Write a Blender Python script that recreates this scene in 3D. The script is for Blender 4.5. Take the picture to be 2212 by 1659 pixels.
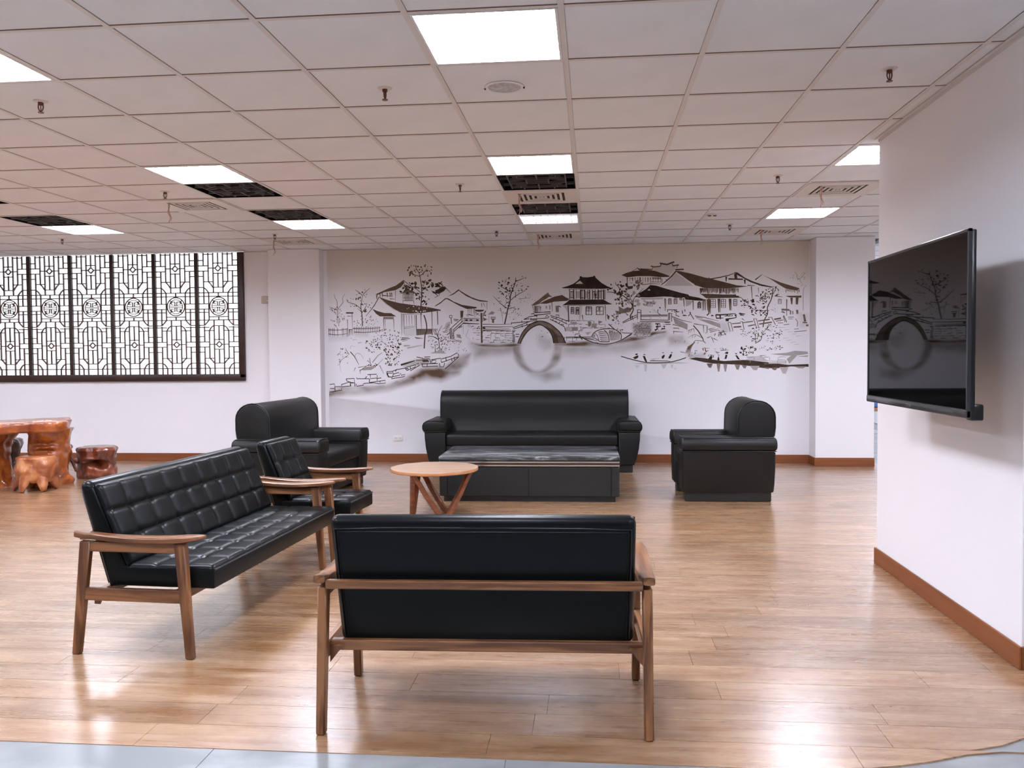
import bpy, bmesh, math, random
import numpy as np
from mathutils import Vector, Matrix, noise
from math import pi, sin, cos, radians as R

SC = bpy.context.scene
COL = SC.collection
for o in list(bpy.data.objects):
    bpy.data.objects.remove(o)

# ------------------------------------------------------------------ camera
CAMH = 1.335
cd = bpy.data.cameras.new('camera'); cam = bpy.data.objects.new('camera', cd); COL.objects.link(cam)
cd.sensor_width = 36.0; cd.lens = 29.90; cd.clip_end = 200
rt = Vector((0.995551, 0.093854, -0.008321)); up = Vector((0.004939, 0.036210, 0.999332)); fw = Vector((-0.094093, 0.994927, -0.035585))
cam.matrix_world = Matrix(((rt.x, up.x, -fw.x, 0), (rt.y, up.y, -fw.y, 0), (rt.z, up.z, -fw.z, CAMH), (0, 0, 0, 1)))
SC.camera = cam

# ------------------------------------------------------------------ world, exposure
SKY = 2.6          # overcast daylight outside the window
LAMP = 76.0        # radiance of the recessed lamps
w = bpy.data.worlds.new('overcast_sky'); SC.world = w; w.use_nodes = True
bg = w.node_tree.nodes['Background']; bg.inputs[0].default_value = (0.93, 0.95, 1.0, 1); bg.inputs[1].default_value = SKY
vs = SC.view_settings
vs.view_transform = 'Standard'; vs.look = 'None'; vs.gamma = 1.0; vs.use_curve_mapping = False; vs.exposure = 0.17
SC.cycles.max_bounces = 10; SC.cycles.diffuse_bounces = 6; SC.cycles.glossy_bounces = 4
SC.cycles.sample_clamp_indirect = 6.0

# ------------------------------------------------------------------ room numbers (metres)
CEIL = 2.647
GX, GY, G = -0.112, 3.268, 0.6         # ceiling grid origin and module
BACK = 10.42                           # back wall plane
def gx(u): return GX + G * u
def gy(v): return GY + G * v

# ------------------------------------------------------------------ mesh helpers
class MB:
    def __init__(s): s.v = []; s.f = []
    def add(s, vs, fs):
        n = len(s.v); s.v += [tuple(p) for p in vs]; s.f += [tuple(i + n for i in f) for f in fs]; return s
    def box(s, x0, x1, y0, y1, z0, z1):
        return s.add([(x0,y0,z0),(x1,y0,z0),(x1,y1,z0),(x0,y1,z0),(x0,y0,z1),(x1,y0,z1),(x1,y1,z1),(x0,y1,z1)],
                     [(0,3,2,1),(4,5,6,7),(0,1,5,4),(1,2,6,5),(2,3,7,6),(3,0,4,7)])
    def rbox(s, x0, x1, y0, y1, z0, z1, r=.01, seg=2, mat=None):
        bm = bmesh.new(); bmesh.ops.create_cube(bm, size=1)
        bmesh.ops.scale(bm, vec=(x1-x0, y1-y0, z1-z0), verts=bm.verts)
        bmesh.ops.translate(bm, vec=((x0+x1)/2, (y0+y1)/2, (z0+z1)/2), verts=bm.verts)
        bmesh.ops.bevel(bm, geom=bm.edges[:], offset=r, segments=seg, profile=.5, affect='EDGES')
        return s.bm(bm, mat)
    def bm(s, bm, mat=None):
        if mat is not None: bm.transform(mat)
        bm.verts.index_update()
        s.add([v.co[:] for v in bm.verts], [[v.index for v in f.verts] for f in bm.faces]); bm.free(); return s
    def beam(s, p0, a0, p1, a1, r=.004, seg=1):
        """tapered square bar, a = (half x, half y) at each end; cross-section stays horizontal"""
        vs = []
        for p, a in ((p0, a0), (p1, a1)):
            for sx, sy in ((-1,-1),(1,-1),(1,1),(-1,1)): vs.append((p[0]+sx*a[0], p[1]+sy*a[1], p[2]))
        bm = bmesh.new(); bv = [bm.verts.new(v) for v in vs]
        for f in ((0,3,2,1),(4,5,6,7),(0,1,5,4),(1,2,6,5),(2,3,7,6),(3,0,4,7)): bm.faces.new([bv[i] for i in f])
        if r > 0: bmesh.ops.bevel(bm, geom=bm.edges[:], offset=r, segments=seg, profile=.5, affect='EDGES')
        return s.bm(bm)
    def bar(s, p0, p1, w, h, upv=(0,0,1)):
        """straight bar between two points, w across, h along upv"""
        p0 = Vector(p0); p1 = Vector(p1); d = (p1-p0).normalized(); u = Vector(upv)
        sd = d.cross(u)
        if sd.length < 1e-6: sd = d.cross(Vector((1,0,0)))
        sd.normalize(); u = sd.cross(d).normalized()
        vs = []
        for p in (p0, p1):
            for a, b in ((-1,-1),(1,-1),(1,1),(-1,1)): vs.append(p + sd*(a*w/2) + u*(b*h/2))
        return s.add(vs, [(0,3,2,1),(4,5,6,7),(0,1,5,4),(1,2,6,5),(2,3,7,6),(3,0,4,7)])
    def prism(s, prof, axis, a, b, bev=0, seg=3):
        """closed profile extruded along axis ('x': profile is (y,z); 'y': (x,z); 'z': (x,y)), rounded ends"""
        P = [Vector((p[0], p[1])) for p in prof]; n = len(P)
        area = sum(P[i].x*P[(i+1)%n].y - P[(i+1)%n].x*P[i].y for i in range(n))
        if area < 0: P.reverse()
        nor = []
        for i in range(n):
            e0 = (P[i]-P[i-1]).normalized(); e1 = (P[(i+1)%n]-P[i]).normalized()
            m = Vector((-e0.y-e1.y, e0.x+e1.x)); m = m.normalized() if m.length > 1e-6 else Vector((0,0))
            c = max(.5, m.dot(Vector((-e1.y, e1.x)))); nor.append(m / c)
        rings = []
        if bev > 0:
            for k in range(seg+1):
                t = k/seg*pi/2; rings.append((a + bev*(1-sin(t)) , bev*(1-cos(t))))
            rings = [(a + bev*(1-cos(k/seg*pi/2)), bev*(1-sin(k/seg*pi/2))) for k in range(seg+1)]
            rings += [(b - bev*(1-cos(k/seg*pi/2)), bev*(1-sin(k/seg*pi/2))) for k in range(seg, -1, -1)]
        else: rings = [(a, 0), (b, 0)]
        def pt(q, t): return {'x': (t, q.x, q.y), 'y': (q.x, t, q.y), 'z': (q.x, q.y, t)}[axis]
        vs = []
        for t, ins in rings:
            for p, m in zip(P, nor): vs.append(pt(p + m*ins, t))
        fs = []
        flip = axis == 'y'
        for k in range(len(rings)-1):
            for i in range(n):
                f = (k*n+i, k*n+(i+1)%n, (k+1)*n+(i+1)%n, (k+1)*n+i); fs.append(f[::-1] if flip else f)
        c0 = tuple(range(n-1,-1,-1)); c1 = tuple((len(rings)-1)*n+i for i in range(n))
        fs += [c0[::-1], c1[::-1]] if flip else [c0, c1]
        return s.add(vs, fs)
    def tube(s, pts, r, n=8, closed=False):
        pts = [Vector(p) for p in pts]; m = len(pts); vs = []; rr = r if hasattr(r, '__len__') else [r]*m
        prev = None
        for i in range(m):
            if closed: d = (pts[(i+1)%m]-pts[i-1]).normalized()
            else: d = (pts[min(i+1,m-1)]-pts[max(i-1,0)]).normalized()
            if prev is None:
                a = Vector((0,0,1)) if abs(d.z) < .9 else Vector((1,0,0)); sx = d.cross(a).normalized()
            else: sx = (prev - d*prev.dot(d)).normalized()
            prev = sx; sy = d.cross(sx)
            for k in range(n): vs.append(pts[i] + (sx*cos(2*pi*k/n) + sy*sin(2*pi*k/n))*rr[i])
        fs = []
        for i in range(m if closed else m-1):
            j = (i+1) % m
            for k in range(n): fs.append((i*n+k, i*n+(k+1)%n, j*n+(k+1)%n, j*n+k))
        if not closed: fs += [tuple(range(n-1,-1,-1)), tuple((m-1)*n+k for k in range(n))]
        return s.add(vs, fs)
    def lathe(s, prof, n=32, c=(0,0)):
        vs = []; m = len(prof)
        for k in range(n):
            a = 2*pi*k/n
            for r, z in prof: vs.append((c[0]+r*cos(a), c[1]+r*sin(a), z))
        fs = []
        for k in range(n):
            j = (k+1) % n
            for i in range(m-1): fs.append((k*m+i, j*m+i, j*m+i+1, k*m+i+1))
        fs.append(tuple(k*m for k in range(n))[::-1]); fs.append(tuple(k*m+m-1 for k in range(n)))
        return s.add(vs, fs)
    def xf(s, M):
        s.v = [tuple(M @ Vector(p)) for p in s.v]; return s
    def mesh(s, name, mat, smooth=None):
        me = bpy.data.meshes.new(name); me.from_pydata(s.v, [], s.f)
        bm = bmesh.new(); bm.from_mesh(me); bmesh.ops.recalc_face_normals(bm, faces=bm.faces); bm.to_mesh(me); bm.free()
        if mat: me.materials.append(mat)
        if smooth is not None:
            me.shade_smooth(); me.set_sharp_from_angle(angle=R(smooth))
        return me
    def build(s, name, mat, parent=None, smooth=None):
        return link(name, s.mesh(name, mat, smooth), parent)

def link(name, me, parent=None, loc=None):
    o = bpy.data.objects.new(name, me); COL.objects.link(o)
    if parent: o.parent = parent
    if loc: o.location = loc
    return o
def tag(o, label=None, cat=None, group=None, kind=None):
    if label: o['label'] = label
    if cat: o['category'] = cat
    if group: o['group'] = group
    if kind: o['kind'] = kind
    return o
def thing(name, label, cat, loc=(0,0,0), rz=0, group=None):
    o = bpy.data.objects.new(name, None); COL.objects.link(o); o.empty_display_size = .1
    o.location = loc; o.rotation_euler = (0,0,rz); return tag(o, label, cat, group)
def dup(root, loc, rz=None, label=None, group=None):
    r = root.copy(); COL.objects.link(r); r.location = loc
    if rz is not None: r.rotation_euler = (0,0,rz)
    if label: r['label'] = label
    if group: r['group'] = group
    for ch in list(root.children):
        c = ch.copy(); COL.objects.link(c); c.parent = r
        for g in list(ch.children):
            d = g.copy(); COL.objects.link(d); d.parent = c
    return r

# ------------------------------------------------------------------ materials
def mat(name, col, rough=.5, spec=.5, metal=0, coat=0, coat_rough=.1, bump=None, var=None, emit=None):
    """bump = (scale, strength, stretch xyz); var = (scale xyz, colour b, detail) mixes a second colour by noise"""
    m = bpy.data.materials.new(name); m.use_nodes = True; nt = m.node_tree; b = nt.nodes['Principled BSDF']
    b.inputs['Base Color'].default_value = (*col, 1); b.inputs['Roughness'].default_value = rough
    b.inputs['Specular IOR Level'].default_value = spec; b.inputs['Metallic'].default_value = metal
    b.inputs['Coat Weight'].default_value = coat; b.inputs['Coat Roughness'].default_value = coat_rough
    if emit: b.inputs['Emission Color'].default_value = (*emit[0], 1); b.inputs['Emission Strength'].default_value = emit[1]
    tc = nt.nodes.new('ShaderNodeTexCoord')
    def nz(sc, detail=4, dist=0):
        mp = nt.nodes.new('ShaderNodeMapping'); mp.inputs['Scale'].default_value = sc
        nt.links.new(tc.outputs['Object'], mp.inputs[0]); n = nt.nodes.new('ShaderNodeTexNoise')
        n.inputs['Scale'].default_value = 1; n.inputs['Detail'].default_value = detail; n.inputs['Distortion'].default_value = dist
        nt.links.new(mp.outputs[0], n.inputs['Vector']); return n.outputs[0]
    if var:
        n = nz(var[0], var[2] if len(var) > 2 else 4, var[3] if len(var) > 3 else 0)
        rp = nt.nodes.new('ShaderNodeMapRange'); rp.inputs[1].default_value = .38; rp.inputs[2].default_value = .62
        nt.links.new(n, rp.inputs[0]); mx = nt.nodes.new('ShaderNodeMix'); mx.data_type = 'RGBA'
        mx.inputs[6].default_value = (*col, 1); mx.inputs[7].default_value = (*var[1], 1)
        nt.links.new(rp.outputs[0], mx.inputs[0]); nt.links.new(mx.outputs[2], b.inputs['Base Color'])
    if bump:
        n = nz(bump[0]); bp = nt.nodes.new('ShaderNodeBump'); bp.inputs['Strength'].default_value = bump[1]; bp.inputs['Distance'].default_value = bump[2]
        nt.links.new(n, bp.inputs['Height']); nt.links.new(bp.outputs[0], b.inputs['Normal'])
    return m

M = {}
M['wall'] = mat('wall_paint', (.85,.835,.85), .75, .3, bump=((90,90,90), .05, .002))
M['ceil'] = mat('ceiling_tile', (.77,.79,.815), .9, .15, bump=((260,260,260), .25, .002), var=((3,3,3),(.74,.76,.785)))
M['tee'] = mat('ceiling_tee', (.66,.63,.61), .5, .3)
M['gap_shade'] = mat('ceiling_gap_shade', (.27,.17,.11), .9, .1)
M['plenum'] = mat('ceiling_void', (.005,.0045,.004), .9, .1)
M['base'] = mat('baseboard_wood', (.235,.072,.020), .38, .5, var=((2,2,30),(.19,.055,.015)))
for ax_, st_ in (('walnut', (30,30,2.5)), ('walnut_y', (30,2.5,30)), ('walnut_x', (2,30,30))):
    M[ax_] = mat('walnut_frame', (.285,.125,.050), .32, .5, var=(st_,(.105,.040,.016), 7, .8), bump=(tuple(q*3 for q in st_), .10, .001))
M['leather'] = mat('black_leather_tufted', (.0030,.0042,.0043), .33, .18, bump=((420,420,420), .06, .0005))
M['piping'] = mat('black_leather_piping', (.006,.007,.008), .4, .5)
M['hide'] = mat('black_leather_soft', (.0080,.0076,.0070), .46, .28, bump=((300,300,300), .2, .0008))
M['gloss_black'] = mat('gloss_black_trim', (.02,.02,.02), .12, .6)
M['lacquer'] = mat('black_oak_veneer', (.010,.011,.011), .38, .45, bump=((3,60,160), .25, .0008))
M['chrome'] = mat('chrome_strip', (.86,.87,.88), .14, .5, metal=1)
M['oak'] = mat('oak_table_top', (.46,.30,.20), .26, .5, var=((2.5,26,26),(.40,.25,.155), 5, .3))
M['oak_edge'] = mat('oak_table_edge', (.42,.19,.075), .35, .5, var=((9,9,60),(.36,.15,.055)))
M['table_leg'] = mat('stained_table_leg', (.24,.075,.024), .34, .5, var=((10,10,26),(.15,.044,.015)))
M['frame'] = mat('dark_window_wood', (.040,.016,.010), .42, .45, var=((6,6,14),(.026,.010,.007)))
M['lattice'] = mat('lattice_wood', (.075,.026,.014), .45, .45)
M['ceil_lattice'] = mat('ceiling_lattice_wood', (.085,.075,.07), .6, .3)
M['metal_white'] = mat('white_enamel', (.78,.77,.76), .4, .4)
M['reflector'] = mat('lamp_reflector', (.42,.50,.58), .4, .5)
M['vent'] = mat('vent_enamel', (.66,.615,.565), .5, .3)
M['vent_dark'] = mat('vent_slot_shade', (.035,.022,.014), .8, .2)
M['plastic'] = mat('white_plastic', (.80,.77,.74), .35, .5)
M['dark_plastic'] = mat('dark_plastic', (.012,.012,.012), .35, .5)
M['switch'] = mat('aged_switch', (.50,.43,.36), .45, .4)
M['brass'] = mat('sprinkler_bronze', (.13,.045,.025), .35, .5, metal=.5)
M['tassel'] = mat('pink_ribbon', (.55,.33,.29), .8, .2)
M['tv_case'] = mat('tv_case', (.010,.010,.010), .3, .5)
M['tv_bezel'] = mat('tv_bezel', (.035,.036,.036), .22, .6)
M['screen'] = mat('tv_screen', (.0025,.0025,.0025), .02, .24)
M['glass_dome'] = mat('downlight_glass', (.45,.43,.40), .15, .6, var=((40,40,40),(.62,.62,.62)))
M['blue'] = mat('blue_cushion', (.06,.16,.36), .6, .3)
M['grey_tile'] = mat('grey_stone_tile', (.225,.235,.238), .24, .5, var=((2.2,3.4,3),(.31,.32,.322), 6, .8), bump=((9,9,9), .03, .003))

def floor_wood():
    m = bpy.data.materials.new('floor_plank_wood'); m.use_nodes = True; nt = m.node_tree; b = nt.nodes['Principled BSDF']
    N = nt.nodes.new; L = nt.links.new
    g = N('ShaderNodeNewGeometry'); oi = N('ShaderNodeObjectInfo')
    def mp(sc, off=None):
        q = N('ShaderNodeMapping'); q.inputs['Scale'].default_value = sc; L(g.outputs['Position'], q.inputs[0]); return q.outputs[0]
    def nz(v, detail=5, rough=.6, dist=0):
        n = N('ShaderNodeTexNoise'); n.inputs['Scale'].default_value = 1; n.inputs['Detail'].default_value = detail
        n.inputs['Roughness'].default_value = rough; n.inputs['Distortion'].default_value = dist; L(v, n.inputs['Vector']); return n.outputs[0]
    def ramp(v, a, c):
        r = N('ShaderNodeMapRange'); r.inputs[1].default_value = a; r.inputs[2].default_value = c; L(v, r.inputs[0]); return r.outputs[0]
    def mix(f, a, c):
        x = N('ShaderNodeMix'); x.data_type = 'RGBA'
        for i, s in ((6, a), (7, c)):
            if isinstance(s, tuple): x.inputs[i].default_value = (*s, 1)
            else: L(s, x.inputs[i])
        L(f, x.inputs[0]); return x.outputs[2]
    streak = ramp(nz(mp((1.3, 24, 1)), 7, .68, .6), .36, .66)          # long streaks along the boards
    stave = ramp(nz(mp((2.2, 12, 1)), 4, .6), .38, .62)                # printed staves
    knots = ramp(nz(mp((3.5, 11, 1)), 6, .7, 1.2), .60, .72)           # darker smudges
    c = mix(streak, (.290,.138,.056), (.455,.290,.168))
    c2 = mix(stave, (.245,.112,.044), (.495,.325,.200))
    x = N('ShaderNodeMix'); x.data_type = 'RGBA'; x.inputs[0].default_value = .5; L(c, x.inputs[6]); L(c2, x.inputs[7])
    sc = N('ShaderNodeMath'); sc.operation = 'MULTIPLY'; sc.inputs[1].default_value = .75; L(knots, sc.inputs[0])
    c3 = mix(sc.outputs[0], x.outputs[2], (.115,.046,.016))
    v = N('ShaderNodeMapRange'); v.inputs[3].default_value = .74; v.inputs[4].default_value = .95; L(oi.outputs['Random'], v.inputs[0])
    hs = N('ShaderNodeHueSaturation'); L(c3, hs.inputs['Color']); L(v.outputs[0], hs.inputs['Value']); hs.inputs['Saturation'].default_value = 1.04; L(hs.outputs[0], b.inputs['Base Color'])
    rr = N('ShaderNodeMapRange'); rr.inputs[3].default_value = .20; rr.inputs[4].default_value = .36; L(nz(mp((2, 40, 1)), 4), rr.inputs[0]); L(rr.outputs[0], b.inputs['Roughness'])
    b.inputs['Specular IOR Level'].default_value = 1.0; b.inputs['Coat Weight'].default_value = .7; b.inputs['Coat Roughness'].default_value = .24
    bp = N('ShaderNodeBump'); bp.inputs['Strength'].default_value = .10; bp.inputs['Distance'].default_value = .0016
    L(nz(mp((2.5, 60, 1)), 4), bp.inputs['Height']); L(bp.outputs[0], b.inputs['Normal'])
    return m
M['plank'] = floor_wood()

def marble():
    m = mat('dark_marble', (.06,.065,.065), .16, .55); nt = m.node_tree; b = nt.nodes['Principled BSDF']; N = nt.nodes.new; L = nt.links.new
    tc = N('ShaderNodeTexCoord'); mp = N('ShaderNodeMapping'); mp.inputs['Scale'].default_value = (1.5, 7, 7); L(tc.outputs['Object'], mp.inputs[0])
    n = N('ShaderNodeTexNoise'); n.inputs['Scale'].default_value = 1.6; n.inputs['Detail'].default_value = 9; n.inputs['Roughness'].default_value = .68; n.inputs['Distortion'].default_value = 1.6
    L(mp.outputs[0], n.inputs['Vector']); r = N('ShaderNodeValToRGB'); L(n.outputs[0], r.inputs[0])
    e = r.color_ramp.elements; e[0].position = .36; e[0].color = (.012,.013,.013,1); e[1].position = .72; e[1].color = (.42,.43,.43,1)
    k = e.new(.52); k.color = (.085,.092,.093,1); k = e.new(.57); k.color = (.20,.21,.21,1)
    L(r.outputs[0], b.inputs['Base Color']); return m
M['marble'] = marble()

def rootwood(name, a, c, d, coat=.8):
    m = mat(name, a, .3, .5, coat=coat, coat_rough=.07, bump=((14,14,9), .35, .012)); nt = m.node_tree; b = nt.nodes['Principled BSDF']; N = nt.nodes.new; L = nt.links.new
    tc = N('ShaderNodeTexCoord'); n = N('ShaderNodeTexNoise'); n.inputs['Scale'].default_value = 7; n.inputs['Detail'].default_value = 6; n.inputs['Distortion'].default_value = .8
    L(tc.outputs['Object'], n.inputs['Vector']); r = N('ShaderNodeValToRGB'); L(n.outputs[0], r.inputs[0]); e = r.color_ramp.elements
    e[0].position = .34; e[0].color = (*d,1); e[1].position = .68; e[1].color = (*c,1); k = e.new(.5); k.color = (*a,1); L(r.outputs[0], b.inputs['Base Color']); return m
M['root_orange'] = rootwood('orange_root_wood', (.40,.095,.014), (.56,.19,.035), (.20,.035,.007))
M['root_stump'] = rootwood('orange_stump_wood', (.42,.13,.04), (.60,.27,.11), (.22,.05,.015), .5)
M['root_red'] = rootwood('red_root_wood', (.19,.045,.020), (.34,.10,.045), (.06,.013,.008))
M['root_dark'] = rootwood('dark_root_wood', (.022,.010,.008), (.05,.022,.016), (.008,.004,.003))

def lampmat(name, k):
    m = bpy.data.materials.new(name); m.use_nodes = True; nt = m.node_tree; nt.nodes.clear()
    e = nt.nodes.new('ShaderNodeEmission'); o = nt.nodes.new('ShaderNodeOutputMaterial'); e.inputs[0].default_value = (.815,.853,1.0,1); e.inputs[1].default_value = k
    nt.links.new(e.outputs[0], o.inputs[0]); return m
for k_ in (1, .7, 1.2): M[k_] = lampmat('lamp_diffuser', LAMP*k_)      # far row weakened, centre lamps boosted to even out the walls
M['lamp_dim'] = lampmat('lamp_diffuser_dim', 26.0)
def pane():
    m = bpy.data.materials.new('window_glass'); m.use_nodes = True; nt = m.node_tree; nt.nodes.clear(); N = nt.nodes.new
    t = N('ShaderNodeBsdfTransparent'); t.inputs[0].default_value = (.95,.96,.97,1); g = N('ShaderNodeBsdfGlossy'); g.inputs['Roughness'].default_value = .02
    f = N('ShaderNodeFresnel'); f.inputs[0].default_value = 1.45; mx = N('ShaderNodeMixShader'); o = N('ShaderNodeOutputMaterial')
    nt.links.new(f.outputs[0], mx.inputs[0]); nt.links.new(t.outputs[0], mx.inputs[1]); nt.links.new(g.outputs[0], mx.inputs[2]); nt.links.new(mx.outputs[0], o.inputs[0]); return m
M['glass'] = pane()

def struct(name, mb, m, label=None, smooth=None):
    o = mb.build(name, m, None, smooth); o['kind'] = 'structure'
    if label: o['label'] = label
    return o
def in_view(x, y, z, margin=.06):
    """is a point inside what the photograph shows (only used to choose which alike pieces become single objects)"""
    d = Vector((x, y, z - CAMH)); c = d.dot(fw)
    if c < .3: return False
    return abs(d.dot(rt)/c) < .602 + margin and abs(d.dot(up)/c) < .4515 + margin

# ================================================================== floor
XL, XR, YN = -11.0, 6.6, -4.0
fl = struct('floor', MB().box(XL, XR, YN, BACK + .2, -.12, -.006).box(3.02, 5.4, BACK + .2, 18.2, -.12, -.006), M['grey_tile'], 'glossy floor of wood-look planks with grey stone at the near edge')
def wood_edge(x): return 2.742 + (.38*(x-.6)**2 if x > .6 else 0)     # the wood floor ends in a line that swings away to the right
PW, PLEN = .18, 1.22
rnd = random.Random(4)
def plank_mesh(x0, x1, y0, y1, clip=True):
    """board with chamfered top edges; clipped by the curved border where needed"""
    n = 1 if not clip or y0 > wood_edge(x1) and y0 > wood_edge(x0) else 10
    c = .0006; mb = MB()
    xs = [x0 + (x1-x0)*i/n for i in range(n+1)]
    cols = []
    for x in xs:
        e = max(y0, wood_edge(x)) if clip else y0; cols.append((x, min(e, y1 - .0005)))
    nc = len(cols); vs = []
    for x, e in cols:
        xi = min(max(x, x0 + c), x1 - c)
        vs += [(x, e, -.006), (xi, min(e + c, y1 - c), 0), (xi, y1 - c, 0), (x, y1, -.006)]
    fs = []
    for i in range(nc-1):
        for k in range(3): fs.append((i*4+k, (i+1)*4+k, (i+1)*4+k+1, i*4+k+1))
    fs += [(0,1,2,3), tuple((nc-1)*4+k for k in (3,2,1,0))]
    return mb.add(vs, fs)
full = MB().add(*(lambda m: (m.v, m.f))(plank_mesh(0, PLEN - .0008, 0, PW - .0008, False)))
full_me = full.mesh('plank', M['plank'])
far = MB(); npl = 0
y = 2.742 - 1.08
row = 0
singles = []
while y < BACK:
    off = rnd.uniform(0, PLEN); x = -9.0 - off
    while x < 5.0:
        x1 = x + PLEN; y1 = min(y + PW, BACK)
        if y1 > min(wood_edge(x), wood_edge(x1)) + .01:
            xc, yc = (x+x1)/2, (y+y1)/2
            vis = any(in_view(px, py, 0, .02) for px in (x, xc, x1) for py in (y, y1))
            singles.append((yc, vis, x, x1, y, y1))
        x = x1
    y += PW
singles.sort()
for yc, vis, x, x1, y0, y1 in singles:
    whole = y0 > max(wood_edge(x), wood_edge(x1)) and y1 - y0 > PW - .001
    if vis and npl < 296:
        npl += 1
        if whole: link('plank', full_me, fl, (x, y0, 0))
        else: plank_mesh(x, x1 - .0008, y0, y1 - .0008).build('plank', M['plank'], fl)
    else:
        q = plank_mesh(x, x1 - .0008, y0, y1 - .0008); far.add(q.v, q.f)
fo = far.build('floorboards', M['plank'], fl); fo['kind'] = 'stuff'
for i, x in enumerate((-3.29, -2.29, -1.29, -.29, .71, 1.71)):         # grey stone slabs in front of the wood
    MB().rbox(x+.001, x+.999, 1.9, 2.78 if x < 1.5 else 3.6, -.02, -.0022, .001, 1).build('stone_slab', M['grey_tile'], fl)

# ================================================================== ceiling
lights = {(-9,0):1,(-9,4):1,(-9,8):.7,(-5,0):1,(-5,4):1,(-5,8):.7,(-1,0):1.2,(-1,4):1.2,(-1,8):0,(3,4):1,(3,8):.7,
          (-9,-4):1,(-5,-4):1,(-1,-4):1,(3,-4):1,(7,0):1,(7,4):1,(7,8):1,(-13,0):1,(-13,4):1,(-13,8):1,(7,15):1,(7,20):1}  # unseen lamps; right-hand and passage ones added to help the light
grilles = [(-9,5),(-9,7),(-5,5),(-5,7),(-1,5),(-1,7)]
vents = [(-6,6),(-6,10),(-1,6),(-1,10),(3,6),(3,10)]
special = set(lights) | set(grilles) | set(vents)
ce = struct('ceiling', MB().box(XL, XR, YN, BACK + .2, CEIL + .16, CEIL + .2).box(3.02, 5.4, BACK + .2, 18.2, CEIL + .16, CEIL + .2), M['plenum'], 'suspended ceiling of white square tiles')
TILE_T = .012
tile = MB().rbox(.011, .589, .0105, .587, .003, .003 + TILE_T, .0025, 1)
tile_me = tile.mesh('ceiling_tile', M['ceil'])
rest = MB(); nt_ = 0
cells = []
for v in range(-13, 26):
    for u in range(-19, 12):
        x, y = gx(u), gy(v)
        if x < XL - .3 or x > XR - .1 or y < YN - .3 or y > 18: continue
        if y > BACK + .25 and (x < 3.0 or x > 5.2): continue
        if (u, v) in special: continue
        cells.append((u, v))
for u, v in cells:
    x, y = gx(u), gy(v)
    cut = y + G > BACK and x < 3.2
    if cut:                                     # last row, cut to the wall
        ym = BACK - .012 - y
        if ym > .03:
            MB().rbox(.011, .589, .0105, ym, .003, .003+TILE_T, .0025, 1).build('ceiling_tile', M['ceil'], ce).location = (x, y, CEIL)
    elif in_view(x+.3, y+.3, CEIL, .12) and nt_ < 260:
        nt_ += 1; link('ceiling_tile', tile_me, ce, (x, y, CEIL))
    else:
        n0 = len(rest.v); rest.add([(a+x, b+y, c+CEIL) for a, b, c in tile.v], tile.f)
ro = rest.build('outer_tiles', M['ceil'], ce); ro['kind'] = 'stuff'
# grid: main tees run away from the camera, cross tees run across; a brown strip stands in for the shaded slit beside each cross tee
for u in range(-18, 12):
    x = gx(u)
    ye = BACK if x < 3.2 else 18.1
    MB().box(x-.012, x+.012, YN, ye, CEIL-.001, CEIL+.0015).box(x-.001, x+.001, YN, ye, CEIL+.0015, CEIL+.04).build('main_tee', M['tee'], ce)
for v in range(-12, 25):
    y = gy(v); xa, xb = (XL, XR) if y < BACK else (3.2, 5.4)
    MB().box(xa, xb, y-.0105, y+.0115, CEIL-.0005, CEIL+.002).build('cross_tee', M['tee'], ce)
    if v >= -1: MB().box(xa, xb, y-.0140, y-.0100, CEIL+.0005, CEIL+.0025).build('joint_shade_strip', M['gap_shade'], ce)

# ---- recessed lamps
def lamp_builder(k):
    dim = k == 0
    t = thing('ceiling_light', '', 'ceiling light')
    a, b = .013, .587
    h = MB()
    for x0,x1,y0,y1 in ((a,a+.012,a,b),(b-.012,b,a,b),(a,b,a,a+.012),(a,b,b-.012,b)): h.box(x0,x1,y0,y1,-.002,.10)
    h.box(a, b, a, b, .10, .108); h.build('housing', M['metal_white'], t)
    lv = MB(); zt = .034 if dim else .012
    if dim:
        MB().box(.028,.572,.028,.572,.094,.098).build('reflector', M['reflector'], t)
        for y in (.16, .30, .44): MB().tube([(.04,y,.070),(.56,y,.070)], .013, 10).build('tube', M['lamp_dim'], t, 60)
    else: MB().box(.028,.572,.028,.572,.018,.020).build('diffuser', M[k], t)
    for k in range(1, 8):
        x = a + (b-a)*k/8; lv.prism([(x-.0015,.001),(x+.0015,.001),(x+.0035,zt),(x-.0035,zt)], 'y', .02, .58)
    for k in range(1, 5):
        y = a + (b-a)*k/5; lv.prism([(y-.0015,.001),(y+.0015,.001),(y+.0035,zt),(y-.0035,zt)], 'x', .02, .58)
    lv.build('louvre', M['metal_white'], t)
    return t
LB = {(-1,0):'large glowing square ceiling light at the top centre above the round downlight',
 (-5,0):'glowing ceiling light cut off by the upper left picture edge',
 (-5,4):'glowing ceiling light on the left touching the near black lattice panel',
 (-5,8):'glowing ceiling light on the left behind the far black lattice panel',
 (-9,8):'glowing ceiling light at far left nearest the lattice window',
 (-1,4):'glowing ceiling light at centre in front of the black lattice panel',
 (-1,8):'dim square ceiling light at centre with its white louvre cells visible',
 (3,4):'glowing ceiling light half hidden by the corner of the television wall',
 (3,8):'glowing ceiling light at right near the back wall between two air vents'}
protos = {}
for (u, v), k in lights.items():
    lab = LB.get((u, v), 'square ceiling light outside the picture')
    if k not in protos: o = protos[k] = lamp_builder(k); o.location = (gx(u), gy(v), CEIL); o['label'] = lab
    else: o = dup(protos[k], (gx(u), gy(v), CEIL), label=lab)
    o['group'] = 'recessed square ceiling lights'

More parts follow.
